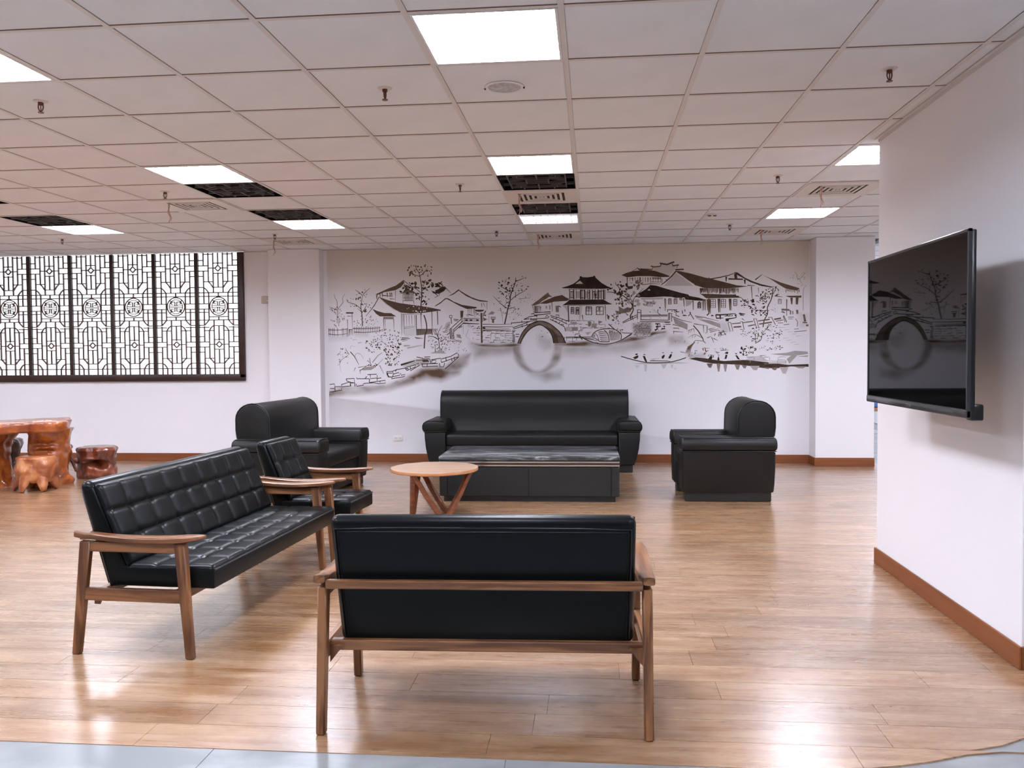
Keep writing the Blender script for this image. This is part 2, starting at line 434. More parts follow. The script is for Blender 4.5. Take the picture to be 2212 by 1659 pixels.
# ---- black lattice panels in the ceiling
def grille(label):
    t = thing('ceiling_lattice_panel', label, 'lattice panel', group='black lattice panels in the ceiling')
    MB().box(.013,.587,.013,.587,.11,.115).build('backing', M['plenum'], t)
    fr = MB()
    for x0,x1,y0,y1 in ((.013,.022,.013,.587),(.578,.587,.013,.587),(.013,.587,.013,.022),(.013,.587,.578,.587)): fr.box(x0,x1,y0,y1,0,.11)
    fr.build('frame', M['plenum'], t)
    b = MB(); S = .6
    H = [((0,.30),(.14,.30)),((0,.70),(.14,.70)),((.86,.30),(1,.30)),((.86,.70),(1,.70)),((.36,.50),(.64,.50)),((.14,.12),(.86,.12)),((.14,.88),(.86,.88)),
         ((.20,.24),(.34,.24)),((.66,.24),(.80,.24)),((.20,.76),(.34,.76)),((.66,.76),(.80,.76)),((.34,.36),(.66,.36)),((.34,.64),(.66,.64))]
    V = [((.14,.08),(.14,.92)),((.86,.08),(.86,.92)),((.36,.36),(.36,.64)),((.64,.36),(.64,.64)),((.5,.03),(.5,.36)),((.5,.64),(.5,.97)),((.30,.88),(.30,.98)),((.70,.88),(.70,.98)),((.30,.02),(.30,.12)),((.70,.02),(.70,.12)),((.26,.24),(.26,.12)),((.74,.24),(.74,.12)),((.26,.76),(.26,.88)),((.74,.76),(.74,.88))]
    D = [((.14,.40),(.34,.24)),((.14,.60),(.34,.76)),((.86,.40),(.66,.24)),((.86,.60),(.66,.76)),((.34,.36),(.14,.45)),((.66,.36),(.86,.45)),((.34,.64),(.14,.55)),((.66,.64),(.86,.55))]
    for (p, q) in H + V + D: b.bar((p[0]*S, p[1]*S, .014), (q[0]*S, q[1]*S, .014), .009, .02)
    b.build('lattice', M['ceil_lattice'], t); return t
GL = {(-9,5):'black lattice ceiling panel cut off by the left picture edge',(-9,7):'black lattice ceiling panel at far left above the window side',
 (-5,5):'black lattice ceiling panel left of centre behind the nearer ceiling light',(-5,7):'black lattice ceiling panel left of centre in front of the farther ceiling light',
 (-1,5):'black lattice ceiling panel at centre directly behind the bright ceiling light',(-1,7):'black lattice ceiling panel at centre directly before the dim louvred light'}
gp = None
for c in grilles:
    p = (gx(c[0]), gy(c[1]), CEIL)
    if gp is None: gp = grille(GL[c]); gp.location = p
    else: dup(gp, p, label=GL[c])

# ---- square four-way air vents, each with a ribbon tied to it
def vent(label):
    t = thing('air_vent', label, 'air vent', group='square ceiling air vents')
    p = MB()
    for x0,x1,y0,y1 in ((.005,.11,.005,.595),(.49,.595,.005,.595),(.11,.49,.005,.11),(.11,.49,.49,.595)): p.box(x0,x1,y0,y1,-.006,.0)
    p.build('face_plate', M['vent'], t)
    MB().box(.10,.50,.10,.50,-.0015,.002).build('slot_shade_plate', M['vent_dark'], t)  # flat dark plate standing in for the shade inside the slots
    for k in range(4):
        a = .132 + k*.042; b = .6 - a; wd = .020; q = MB()
        for x0,x1,y0,y1 in ((a,a+wd,a,b),(b-wd,b,a,b),(a+wd,b-wd,a,a+wd),(a+wd,b-wd,b-wd,b)): q.box(x0,x1,y0,y1,-.006,-.0015)
        q.build('vent_blade', M['vent'], t)
    MB().box(.29,.31,.29,.31,-.006,-.0015).build('centre_cap', M['vent'], t)
    r = MB(); rg = random.Random(7)
    for k in range(4):
        x, y = .13 + rg.uniform(-.01,.01), .13 + rg.uniform(-.01,.01); L_ = .11 + .02*k
        pts = [(x + .012*sin(j*1.1+k)*j/6, y + .01*cos(j*.9+k)*j/6, -.004 - L_*j/6) for j in range(7)]
        for j in range(6): r.bar(pts[j], pts[j+1], .005, .0012, (0,1,0))
    r.build('ribbon', M['tassel'], t); return t
VL = {(-6,6):'square ceiling air vent with pink ribbon at left beside the near lattice panel',(-6,10):'ceiling air vent with ribbon above the left wall column',
 (-1,6):'ceiling air vent between the two central lattice panels',(-1,10):'ceiling air vent at centre against the mural wall',
 (3,6):'ceiling air vent with ribbon at right beside the television wall corner',(3,10):'ceiling air vent with ribbon above the right end of the mural'}
vp = None
for c in vents:
    p = (gx(c[0]), gy(c[1]), CEIL)
    if vp is None: vp = vent(VL[c]); vp.location = p
    else: dup(vp, p, label=VL[c])

# ---- sprinklers, downlight, detector
def sprinkler(label):
    t = thing('sprinkler', label, 'sprinkler', group='bronze ceiling sprinklers')
    MB().lathe([(0,0),(.036,0),(.034,-.004),(.012,-.007),(0,-.007)][::-1], 20).build('escutcheon', M['vent'], t, 40)
    MB().lathe([(0,-.004),(.013,-.004),(.013,-.018),(.008,-.022),(0,-.022)][::-1], 14).build('body', M['brass'], t, 40)
    a = MB()
    for s in (-1, 1): a.tube([(s*.0125,0,-.012),(s*.0135,0,-.034),(s*.009,0,-.046),(0,0,-.054)], .003, 6)
    a.build('yoke', M['brass'], t, 60)
    MB().tube([(0,0,-.02),(0,0,-.05)], .0026, 6).build('bulb', M['brass'], t)
    MB().lathe([(0,-.053),(.014,-.056),(.014,-.060),(0,-.060)][::-1], 14).build('deflector', M['brass'], t, 40); return t
SL = [((-4.5,1.5),'bronze ceiling sprinkler at upper left below the cut-off light'),((-1.5,1.5),'bronze ceiling sprinkler left of the round downlight'),
 ((2.5,1.5),'bronze ceiling sprinkler at upper right near the television wall'),((-5.45,5.45),'bronze ceiling sprinkler above the left air vent'),
 ((-1.5,5.5),'bronze ceiling sprinkler left of the central lattice panel'),((2.5,5.5),'bronze ceiling sprinkler at right below the half-hidden light'),
 ((-9.55,9.5),'small ceiling sprinkler at far left above the lattice window'),((-5.5,9.5),'small ceiling sprinkler beside the vent above the left wall column'),
 ((-1.5,9.7),'small ceiling sprinkler left of the dim central light near the mural'),((2.55,9.55),'small ceiling sprinkler at right near the back wall below the detector')]
sp = None
for i, ((u, v), lab) in enumerate(SL):
    p = (gx(u), gy(v), CEIL + .003); rz = .35 if i % 3 else 0
    if sp is None: sp = sprinkler(lab); sp.location = p
    else: dup(sp, p, rz if i not in (1, 4) else 1.4, lab)
t = thing('downlight', 'round unlit glass downlight behind the large top ceiling light', 'downlight', (gx(-.52), gy(1.585), CEIL + .003))
MB().lathe([(.082,0),(.098,-.001),(.099,-.005),(.084,-.007),(.080,-.003),(.080,.02),(.082,.02)][::-1], 40).build('trim_ring', M['metal_white'], t, 40)
MB().lathe([(0,-.004),(.05,-.004),(.079,-.001),(.079,.004),(0,.004)][::-1], 40).build('lens', M['glass_dome'], t, 30)
for a in (pi, 0): MB().rbox(.09*cos(a)-.004+(.006 if a==0 else -.006), .09*cos(a)+.004+(.006 if a==0 else -.006), -.005, .005, -.012, 0, .001, 1).build('clip', M['brass'], t)
t = thing('smoke_detector', 'small white round detector on the ceiling at right near the back wall', 'detector', (gx(2.09), gy(8.44), CEIL - .001))
MB().lathe([(0,0),(.05,0),(.05,-.014),(.036,-.026),(0,-.03)][::-1], 24).build('housing', M['plastic'], t, 40)
for s in (-1, 1): MB().box(s*.024-.014, s*.024+.014, -.0515, -.035, -.020, -.012).build('slot', M['dark_plastic'], t)

# ================================================================== walls
WX0, WX1, WZ = -9.0, -4.375, 1.02       # window opening
wb = MB().box(XL, WX0, BACK, BACK+.2, 0, CEIL+.15).box(WX0, WX1, BACK, BACK+.2, 0, WZ).box(WX1, 3.22, BACK, BACK+.2, 0, CEIL+.15).box(5.2, XR, BACK, BACK+.2, 0, CEIL+.15).box(WX0, WX1, BACK, BACK+.2, CEIL+.02, CEIL+.15)
struct('wall_back', wb, M['wall'], 'white back wall')
struct('wall_column_left', MB().rbox(-4.0, -3.345, 10.25, BACK+.01, 0, CEIL, .004, 1), M['wall'], 'shallow white wall column between the lattice window and the mural')
struct('wall_column_right', MB().rbox(2.575, 3.235, 10.14, BACK+.1, 0, CEIL, .004, 1), M['wall'], 'white wall column at the right end of the mural')
TX, TY0, TY1 = 1.775, 3.69, 5.505
struct('wall_television', MB().rbox(TX, TX+.5, TY0, TY1, 0, CEIL-.002, .004, 1), M['wall'], 'white wall stub carrying the television')
struct('wall_left', MB().box(XL-.2, XL, YN, BACK+.2, 0, CEIL+.15), M['wall'])
struct('wall_right', MB().box(XR, XR+.2, YN, BACK+.2, 0, CEIL+.15), M['wall'])
struct('wall_near', MB().box(XL, XR, YN-.2, YN, 0, CEIL+.15), mat('near_wall_bounce_grey', (.62,.60,.60), .6, .3))  # unseen wall, its grey chosen for the light it bounces back
struct('wall_passage_left', MB().box(3.02, 3.22, BACK+.2, 18.2, 0, CEIL+.15), M['wall'])
struct('wall_passage_right', MB().box(5.2, 5.4, BACK+.2, 18.2, 0, CEIL+.15), M['wall'])
struct('wall_passage_end', MB().box(3.02, 5.4, 18.0, 18.2, 0, CEIL+.15), M['wall'])
# baseboards
BH, BT = .098, .012
def baseboard(name, x0, x1, y0, y1): struct(name, MB().rbox(x0, x1, y0, y1, 0, BH, .003, 1), M['base'])
baseboard('baseboard_back_left', XL, -4.002, BACK-BT, BACK)
baseboard('baseboard_column_left', -4.012, -3.333, 10.25-BT, 10.25)
baseboard('baseboard_column_left_side', -3.345, -3.333, 10.25, BACK)
baseboard('baseboard_back', -3.333, 2.565, BACK-BT, BACK)
baseboard('baseboard_column_right', 2.563, 3.24, 10.14-BT, 10.14)
baseboard('baseboard_column_right_side', 2.563, 2.575, 10.14, BACK)
baseboard('baseboard_television', TX-BT, TX, TY0-BT, TY1+BT)
baseboard('baseboard_television_near', TX, TX+.5, TY0-BT, TY0)
baseboard('baseboard_television_far', TX, TX+.5, TY1, TY1+BT)
struct('trim_1', MB().box(TX-.022, TX, TY0-.022, TY1+.022, CEIL-.004, CEIL-.0015).box(TX-.004, TX, TY0-.004, TY1+.004, CEIL-.022, CEIL-.004), M['tee'], 'thin ceiling angle along the television wall')
struct('trim_2', MB().box(-3.345, 2.575, BACK-.02, BACK, CEIL-.006, CEIL-.001).box(XL, -4.0, BACK-.02, BACK, CEIL-.006, CEIL-.001), M['tee'], 'thin ceiling angle along the back wall')

# ================================================================== lattice window
PWID = .5655
t = MB(); win = thing('window_1', 'bright window behind dark Chinese lattice screens at left', 'window'); win['kind'] = 'structure'; del win['category']
win.location = (0, BACK, 0)
FY = -.035                                     # the frame stands proud of the wall
MB().rbox(WX0-.06, WX1+.002, FY, .06, WZ, 1.108, .006, 2).build('bottom_rail', M['frame'], win, 40)
MB().rbox(-4.438, WX1+.002, FY, .06, 1.06, CEIL-.004, .006, 2).build('jamb', M['frame'], win, 40)
MB().rbox(WX0-.06, WX0+.004, FY, .06, 1.06, CEIL-.004, .006, 2).build('jamb', M['frame'], win, 40)
P0 = -4.438
def lattice_panel():
    """bars of one screen, drawn on a 490 x 1485 chart and scaled to the opening"""
    b = MB(); md = MB()
    sx = (PWID - .045)/490.0; z0, z1 = 1.108, CEIL - .004; sz = (z1-z0)/1485.0
    def P(dx, yy): return (dx*sx, 0, z1 - (yy-60)*sz)
    T, D = .0115, .020
    def ln(a, c):
        for s in ((1, -1) if (a[0] or c[0]) else (1,)):
            b.bar(P(s*a[0], a[1]), P(s*c[0], c[1]), T, D, (0,1,0)) if False else b.bar(P(s*a[0], a[1]), P(s*c[0], c[1]), D, T, tuple(Vector(P(s*c[0],c[1])).__sub__(Vector(P(s*a[0],a[1]))).cross(Vector((0,1,0))).normalized()))
    Vt = [(0,60,205),(0,300,480),(60,60,545),(120,60,410),(180,60,215),(180,280,480),(0,545,590),(120,545,880),(180,480,680),(180,745,945),(0,840,880),
          (60,880,1545),(0,950,1135),(0,1240,1410),(120,1010,1350),(180,955,1150),(180,1210,1545),(120,1475,1545)]
    for d, a, c in Vt: ln((d,a),(d,c))
    Hz = [(75,70,180),(150,180,245),(215,120,245),(245,35,120),(280,120,245),(185,0,60),(310,0,60),(345,180,245),(410,60,180),(480,0,65),(480,180,245),(545,0,245),(590,0,245),
          (680,120,245),(745,120,245),(785,120,245),(840,0,120),(880,0,245),(945,180,245),(950,0,65),(1010,60,180),(970,120,245),(1120,0,60),(1240,0,60),(1180,35,120),(1085,180,245),
          (1150,120,245),(1210,120,245),(1275,180,245),(1350,60,180),(1410,0,65),(1410,180,245),(1475,0,245)]
    for yy, a, c in Hz:
        if a == 0: b.bar(P(-c, yy), P(c, yy), D, T, (0,0,1))
        else: ln((a,yy),(c,yy))
    for a, c in (((120,410),(92,440)),((92,440),(65,482)),((180,480),(150,505)),((150,505),(120,545)),((120,880),(150,915)),((150,915),(180,945)),((65,950),(95,970)),((95,970),(120,1010)),
                 ((120,1350),(92,1375)),((92,1375),(65,1410)),((180,1410),(150,1430)),((150,1430),(120,1475)),
                 ((0,210),(36,247)),((36,247),(0,284)),((0,1143),(36,1180)),((36,1180),(0,1217))): ln(a, c)
    # round medallion
    cx, cz = 0, P(0,712)[2]; r1, r2 = 112*sz, 86*sz
    for r, w_ in ((r1, .0125), (r2, .0095)):
        md.tube([(r*cos(2*pi*k/28), 0, cz + r*sin(2*pi*k/28)) for k in range(28)], w_*.6, 6, True)
    def mb_(x0, y0, x1, y1):
        for s in (1,-1):
            for q in (1,-1):
                a = Vector((s*x0*sz, 0, cz + q*y0*sz)); c = Vector((s*x1*sz, 0, cz + q*y1*sz)); d = (c-a).normalized()
                md.bar(a, c, .016, .0095, d.cross(Vector((0,1,0))))
    mb_(60,60,80,80); mb_(0,10,86,10); mb_(12,14,12,58); mb_(12,58,48,58); mb_(48,58,62,44); mb_(30,32,62,32); mb_(62,32,62,44); mb_(50,70,66,54)
    return b, md
lb, lm = lattice_panel()
lat_me, med_me = lb.mesh('lattice_bars', M['lattice']), lm.mesh('medallion', M['lattice'], 50)
for k in range(8):
    xc = P0 - PWID*(k+.5)
    scr = bpy.data.objects.new('lattice_screen', None); COL.objects.link(scr); scr.parent = win
    scr.location = (xc, .012, 0)
    link('lattice_bars', lat_me, scr); link('medallion', med_me, scr)
    hw = PWID/2
    for s in (-1, 1): MB().rbox(s*hw-(.024 if s>0 else 0), s*hw+(.024 if s<0 else 0), -.022, .02, 1.10, CEIL-.006, .003, 1).build('stile', M['frame'], scr)
    g = MB().box(-hw, hw, .075, .080, 1.09, CEIL-.004).build('glass_pane', M['glass'], scr)
# outside sill / reveal
struct('trim_3', MB().box(WX0, WX1, BACK+.06, BACK+.2, WZ-.02, WZ+.01), M['metal_white'])

# ================================================================== tufted wooden-arm seats
def tufted(W_, D_, cols, rows, T=.03, edge=.022, puff=.011, seam=.007, button=.013, res=11, seamv=.55):
    """a quilted leather pad lying in x (0..W_), y (0..D_), skirts going down to z = 0"""
    nx, ny = cols*res, rows*res; cw, rh = W_/cols, D_/rows
    mb = MB(); vs = []
    for j in range(ny+1):
        for i in range(nx+1):
            x, y = W_*i/nx, D_*j/ny
            u, v = (x/cw) % 1, (y/rh) % 1
            dx = min(u, 1-u)*cw if .3*cw < x < W_-.3*cw else 9; dy = min(v, 1-v)*rh if .3*rh < y < D_-.3*rh else 9
            h = T + puff*(1-(2*u-1)**4)*(1-(2*v-1)**4)
            h -= seamv*seam*math.exp(-(dx/.007)**2) + seam*math.exp(-(dy/.007)**2)
            if dx < .06 and dy < .06: h -= button*math.exp(-(dx*dx+dy*dy)/.018**2)
            e = min(x, W_-x, y, D_-y)
            if e < edge: h *= math.sqrt(max(0, 1-(1-e/edge)**2))*.75 + .25
            vs.append((x, y, h))
    fs = [(j*(nx+1)+i, j*(nx+1)+i+1, (j+1)*(nx+1)+i+1, (j+1)*(nx+1)+i) for j in range(ny) for i in range(nx)]
    mb.add(vs, fs)
    ring = [i for i in range(nx+1)] + [j*(nx+1)+nx for j in range(1, ny+1)] + [ny*(nx+1)+i for i in range(nx-1, -1, -1)] + [j*(nx+1) for j in range(ny-1, 0, -1)]
    n0 = len(mb.v); mb.v += [(mb.v[i][0], mb.v[i][1], 0) for i in ring]; m = len(ring)
    mb.f += [(ring[k], n0+k, n0+(k+1)%m, ring[(k+1)%m]) for k in range(m)]; mb.f.append(tuple(n0+k for k in range(m)))
    return mb
def arm_board(xc):
    """armrest: widens towards a rounded front, dips gently in the middle"""
    mb = MB(); n = 22; vs = []; y0, y1 = -.258, .362; k = 10
    for i in range(n+1):
        t = i/n; y = y0 + (y1-y0)*t
        hw = .024 + .016*math.sin(min(1, t/.72)*pi/2)**2
        if t > .86: hw *= math.sqrt(max(.02, 1-((t-.86)/.14)**2))
        if t < .05: hw *= .86 + .14*t/.05
        zc = .526 + .022*(2*t-1.05)**2 - (.004 if t < .1 else 0)
        hh = .0145 if t < .85 else .0145*(1-.45*(t-.85)/.15)
        for q in range(k):
            a = 2*pi*q/k + pi/k; ca, sa = cos(a), sin(a)
            ex = math.copysign(abs(ca)**.45, ca); ez = math.copysign(abs(sa)**.45, sa)
            vs.append((xc + hw*ex, y, zc + hh*ez))
    fs = [(i*k+q, i*k+(q+1)%k, (i+1)*k+(q+1)%k, (i+1)*k+q) for i in range(n) for q in range(k)]
    fs += [tuple(range(k))[::-1], tuple(n*k+q for q in range(k))]
    return mb.add(vs, fs)
def wood_seat(name, label, cat, CW, cols, loc, rz):
    """CW = cushion width; local x across, +y is the front, feet on z = 0"""
    t = thing(name, label, cat, loc, rz); LX = CW/2 + .038
    for s in (-1, 1):
        MB().beam((s*LX, -.272, 0), (.016, .019), (s*LX, -.212, .515), (.017, .027), .005).build('leg', M['walnut'], t, 40)
        MB().beam((s*LX, .276, 0), (.016, .019), (s*LX, .240, .515), (.017, .027), .005).build('leg', M['walnut'], t, 40)
        arm_board(s*(LX + .004)).build('armrest', M['walnut_y'], t, 45)
        MB().rbox(s*LX-.011, s*LX+.011, -.21, .24, .468, .514, .003, 1).build('arm_rail', M['walnut_y'], t)
        MB().rbox(s*LX-.012, s*LX+.012, -.245, .258, .247, .305, .004, 1).build('side_rail', M['walnut_y'], t)
    MB().rbox(-LX, LX, .205, .235, .250, .305, .004, 1).build('front_rail', M['walnut_x'], t)
    MB().rbox(-LX, LX, -.170, -.135, .262, .300, .004, 1).build('rear_rail', M['walnut_x'], t)
    MB().rbox(-LX+.018, LX-.018, -.262, -.236, .512, .543, .005, 2).build('back_rail', M['walnut_x'], t)
    for s in (-1, 1):
        MB().prism([(s*LX-s*.012,.285),(s*LX-s*.06,.285),(s*LX-s*.012,.225)], 'y', -.190, -.160).build('corner_bracket', M['walnut'], t)
    # seat: a box of leather with a quilted top
    hw = CW/2
    sc = MB().rbox(-hw, hw, -.10, .375, .303, .392, .010, 2).build('seat', M['leather'], t, 40)
    q = tufted(CW-.006, .425, cols, 3, .017, .020, .005, .004, .008, 12)
    q.xf(Matrix.Translation((-hw+.003, -.053, .384)) @ Matrix.Rotation(R(.6), 4, 'X')).build('seat_quilt', M['leather'], sc, 60)
    MB().tube([(-hw+.004, .374, .388), (hw-.004, .374, .388)], .0042, 6).build('piping', M['piping'], sc)
    # back: leaning wedge with a quilted front
    prof = [(-.142,.294),(-.075,.294),(-.050,.392),(-.198,.742),(-.214,.764),(-.236,.774),(-.258,.772),(-.272,.758),(-.274,.738)]
    bk = MB().prism(prof, 'x', -hw+.002, hw-.002, .028, 4).build('backrest', M['leather'], t, 50)
    f0 = Vector((0,-.044,.392)); f1 = Vector((0,-.200,.758)); Ln = (f1-f0).length; ang = math.atan2(f1.z-f0.z, f1.y-f0.y)
    q = tufted(CW-.004, Ln, cols, 3, .020, .026, .006, .005, .011, 12)
    q.xf(Matrix.Translation((-hw+.002, f0.y, f0.z)) @ Matrix.Rotation(ang, 4, 'X') @ Matrix.Scale(-1, 4, (0,0,1)) if False else Matrix.Translation((hw-.002, f0.y, f0.z)) @ Matrix.Rotation(pi, 4, 'Z') @ Matrix.Rotation(pi-ang, 4, 'X'))
    q.build('back_quilt', M['leather'], bk, 60)
    # seam piping round the rear panel
    def rear(zz): return -.142 + (-.274+.142)*(zz-.294)/(.738-.294) - .001
    a = hw - .020
    pts = [(-a, rear(.31), .31), (-a, rear(.728), .728)] + [(-a + 2*a*k/6, rear(.733), .733) for k in range(1, 6)] + [(a, rear(.728), .728), (a, rear(.31), .31)]
    MB().tube(pts, .0032, 6).build('piping', M['piping'], bk, 60)
    a -= .010
    pts = [(-a, rear(.31), .31), (-a, rear(.718), .718), (a, rear(.718), .718), (a, rear(.31), .31)]
    MB().tube(pts, .0022, 6).build('piping', M['piping'], bk, 60)
    return t
wood_seat('loveseat', 'black leather wooden-arm loveseat in the foreground seen from behind', 'loveseat', 1.072, 6, (-.394, 3.172, 0), R(1.9))
wood_seat('sofa', 'long black button-tufted wooden-arm sofa at left', 'sofa', 1.50, 9, (-2.003, 4.362, 0), R(-90 - 3.2))
wood_seat('armchair', 'small black tufted wooden-arm armchair just beyond the long tufted sofa', 'armchair', .43, 3, (-1.905, 5.545, 0), R(-90 - 4.5))

# ================================================================== black leather club suite
def club(name, label, cat, W_, loc, rz):
    t = thing(name, label, cat, loc, rz); h = W_/2; AW = .265
    for s in (-1, 1):
        xi = s*(h - AW)
        X = lambda d: xi + s*d
        prof = [(X(0),.085),(X(.175),.085),(X(.205),.16),(X(.228),.27),(X(.240),.38),(X(.243),.455),(X(0),.455)]
        a = MB().prism(prof, 'y', -.405, .405, .02, 3).build('arm', M['hide'], t, 50)
        pad = [(X(-.004),.462),(X(-.004),.545),(X(.008),.568),(X(.030),.580),(X(.120),.584),(X(.215),.578),(X(.246),.560),(X(.260),.530),(X(.262),.500),(X(.254),.475),(X(.235),.462)]
        p = MB().prism(pad, 'y', -.42, .42, .03, 4).build('arm_pad', M['hide'], a, 50)
        MB().tube([(q[0], .405, q[1]) for q in pad], .0045, 6, True).build('piping', M['piping'], p, 60)
        MB().tube([(X(.225), -.39, .576), (X(.225), .385, .576)], .004, 6).build('piping', M['piping'], p, 60)
        x0, x1 = sorted((X(.10), X(.250)))
        MB().rbox(x0, x1, -.41, .416, .4555, .4625, .002, 1).build('trim_strip', M['gloss_black'], a)
    g = MB().rbox(-h+AW-.01, h-AW+.01, -.40, .375, .085, .30, .02, 3).build('base', M['hide'], t, 50)
    MB().rbox(-h+AW-.002, h-AW+.002, -.20, .400, .295, .432, .035, 4).build('seat', M['hide'], t, 60)
    # back: bull-nosed bolster resting over the arms, curving down into the seat
    prof = [(-.385,.30),(-.388,.56),(-.415,.585),(-.424,.66),(-.424,.74)]
    for k in range(13):
        a = pi - k*pi/12; prof.append((-.262 + .162*cos(a), .752 + .148*sin(a)))
    prof += [(-.098,.70),(-.096,.60),(-.088,.52),(-.072,.46),(-.050,.425),(-.045,.30)]
    bw = h - .125
    b = MB().prism(prof, 'x', -bw, bw, .018, 3).build('backrest', M['hide'], t, 50)
    for s in (-1, 1): MB().tube([(s*(bw-.004), p[0], p[1]) for p in prof], .005, 6, True).build('piping', M['piping'], b, 60)
    for s in (-1, 1):
        x0, x1 = sorted((s*(h-AW+.01), s*(h-.105)))
        MB().rbox(x0, x1, -.385, .375, .0, .09, .008, 1).build('plinth', M['lacquer'], t)
    MB().rbox(-h+AW, h-AW, .30, .34, .045, .10, .006, 1).build('front_skirt', M['lacquer'], t)
    return t
club('club_sofa', 'long black leather sofa below the mural behind the marble table', 'sofa', 2.47, (-.69, 9.88, 0), R(180.6))
club('club_loveseat', 'black leather two-seat sofa at left facing right', 'loveseat', 1.42, (-2.785, 8.03, 0), R(-93.5))
club('club_armchair', 'single black leather armchair at right seen from its side', 'armchair', .93, (1.185, 8.05, 0), R(91.5))

# ================================================================== marble coffee table
t = thing('coffee_table', 'low black coffee table with dark marble top and chrome bands', 'coffee table', (-.58, 8.03, 0), R(.8))
MB().rbox(-.815,.815,-.45,.46,.378,.410,.005,2).build('marble_top', M['marble'], t, 40)
c = MB().rbox(-.80,.80,-.44,.45,.05,.318,.004,1).build('carcass', M['lacquer'], t)
MB().rbox(-.805,.805,-.444,.454,.318,.378,.002,1).build('dark_band', M['gloss_black'], t)
for z in (.322, .352): MB().rbox(-.812,.812,-.450,.460,z,z+.014,.002,1).build('chrome_band', M['chrome'], t)
for x0, x1 in ((-.735,-.002),(.002,.735)): MB().rbox(x0,x1,-.449,-.43,.056,.312,.002,1).build('drawer_front', M['lacquer'], t)
for x0, x1 in ((-.81,-.74),(.74,.81)): MB().rbox(x0,x1,-.447,.45,.053,.314,.003,1).build('side_panel', M['lacquer'], t)
MB().rbox(-.775,.775,-.42,.43,0,.052,.003,1).build('plinth', M['lacquer'], t)

# ================================================================== round side table
t = thing('round_side_table', 'round oak side table on bent V-shaped legs', 'side table', (-1.292, 6.85, 0), R(6))
MB().lathe([(0,.384),(.352,.384),(.358,.388),(.358,.408),(.356,.4105),(0,.4105)], 64).build('table_top', M['oak_edge'], t, 40)
MB().lathe([(0,.4105),(.3555,.4105),(.3545,.4115),(0,.4115)], 64).build('top_veneer', M['oak'], t, 40)
for k, (a0, af, a1) in enumerate(((-2*pi/3, -pi/3, 0), (0, pi/3, 2*pi/3), (2*pi/3, pi, 4*pi/3))):
    rt_, rf = .300, .187; mb = MB()
    A = Vector((rt_*cos(a0), rt_*sin(a0), .384)); B = Vector((rt_*cos(a1), rt_*sin(a1), .384)); F = Vector((rf*cos(af), rf*sin(af), .0))
    pts = []
    def lerp(p, q, s): return p + (q-p)*s
    A2, B2 = lerp(F, A, .16), lerp(F, B, .16)
    F2 = Vector((F.x, F.y, .016))
    for s in range(5): pts.append(lerp(A, A2, s/4))
    for s in range(1, 6):
        q = s/6; pts.append((1-q)**2*A2 + 2*q*(1-q)*F2 + q*q*B2)
    for s in range(5): pts.append(lerp(B2, B, s/4))
    rad = Vector((cos(af), sin(af), 0)); sec = []
    for i, p in enumerate(pts):
        d = (pts[min(i+1,len(pts)-1)] - pts[max(i-1,0)]).normalized(); n2 = d.cross(rad).normalized(); r2 = n2.cross(d).normalized()
        tt = abs(i/(len(pts)-1)*2-1); w2 = .017 + .006*(1-tt); d2 = .021
        sec.append([p + n2*(a*w2) + r2*(b*d2) for a, b in ((-1,-.7),(-.7,-1),(.7,-1),(1,-.7),(1,.7),(.7,1),(-.7,1),(-1,.7))])
    zmin = min(v.z for s_ in sec for v in s_)
    vs = [v - Vector((0,0,zmin)) if v.z < .25 else v for s_ in sec for v in s_]
    n = 8; fs = [(i*n+q, i*n+(q+1)%n, (i+1)*n+(q+1)%n, (i+1)*n+q) for i in range(len(pts)-1) for q in range(n)] + [tuple(range(n))[::-1], tuple((len(pts)-1)*n+q for q in range(n))]
    mb.add(vs, fs).build('bent_leg', M['table_leg'], t, 45)

# ================================================================== television
t = thing('television', 'flat black television on the right wall reflecting the mural', 'television', (1.50, 4.20, 1.06), 0)
t.rotation_euler = (0, 0, 0)
HY, HT = .625, .762
MB().rbox(.012,.034,-HY+.002,HY-.002,.006,HT-.004,.005,2).build('rear_case', M['tv_case'], t, 40)
MB().rbox(.030,.075,-.20,.46,.03,.50,.015,2).build('rear_bulge', M['tv_case'], t, 40)
MB().box(.004,.012,-HY+.010,HY-.010,.034,HT-.012).build('screen', M['screen'], t)
bz = MB().rbox(0,.016,-HY,-HY+.012,0,HT,.002,1).rbox(0,.016,HY-.012,HY,0,HT,.002,1).rbox(0,.016,-HY,HY,HT-.014,HT,.002,1)
bz.build('bezel', M['tv_bezel'], t)
MB().rbox(-.004,.02,-HY,HY,-.002,.034,.006,2).build('bottom_bar', M['tv_bezel'], t, 40)
MB().rbox(-.006,-.003,-.03,.03,.010,.020,.001,1).build('logo_plate', M['chrome'], t)
MB().rbox(.02,.07,-HY+.005,-HY+.06,-.012,.055,.008,2).build('speaker_foot', M['tv_case'], t, 40)
mt = MB().rbox(.255,.275,.08,.46,.20,.50,.003,1).build('wall_plate', M['dark_plastic'], t)
for z in (.27, .42):
    MB().bar((.070,.10,z),(.258,.34,z),.03,.04).bar((.070,.40,z),(.258,.18,z),.03,.04).build('mount_arm', M['dark_plastic'], mt)

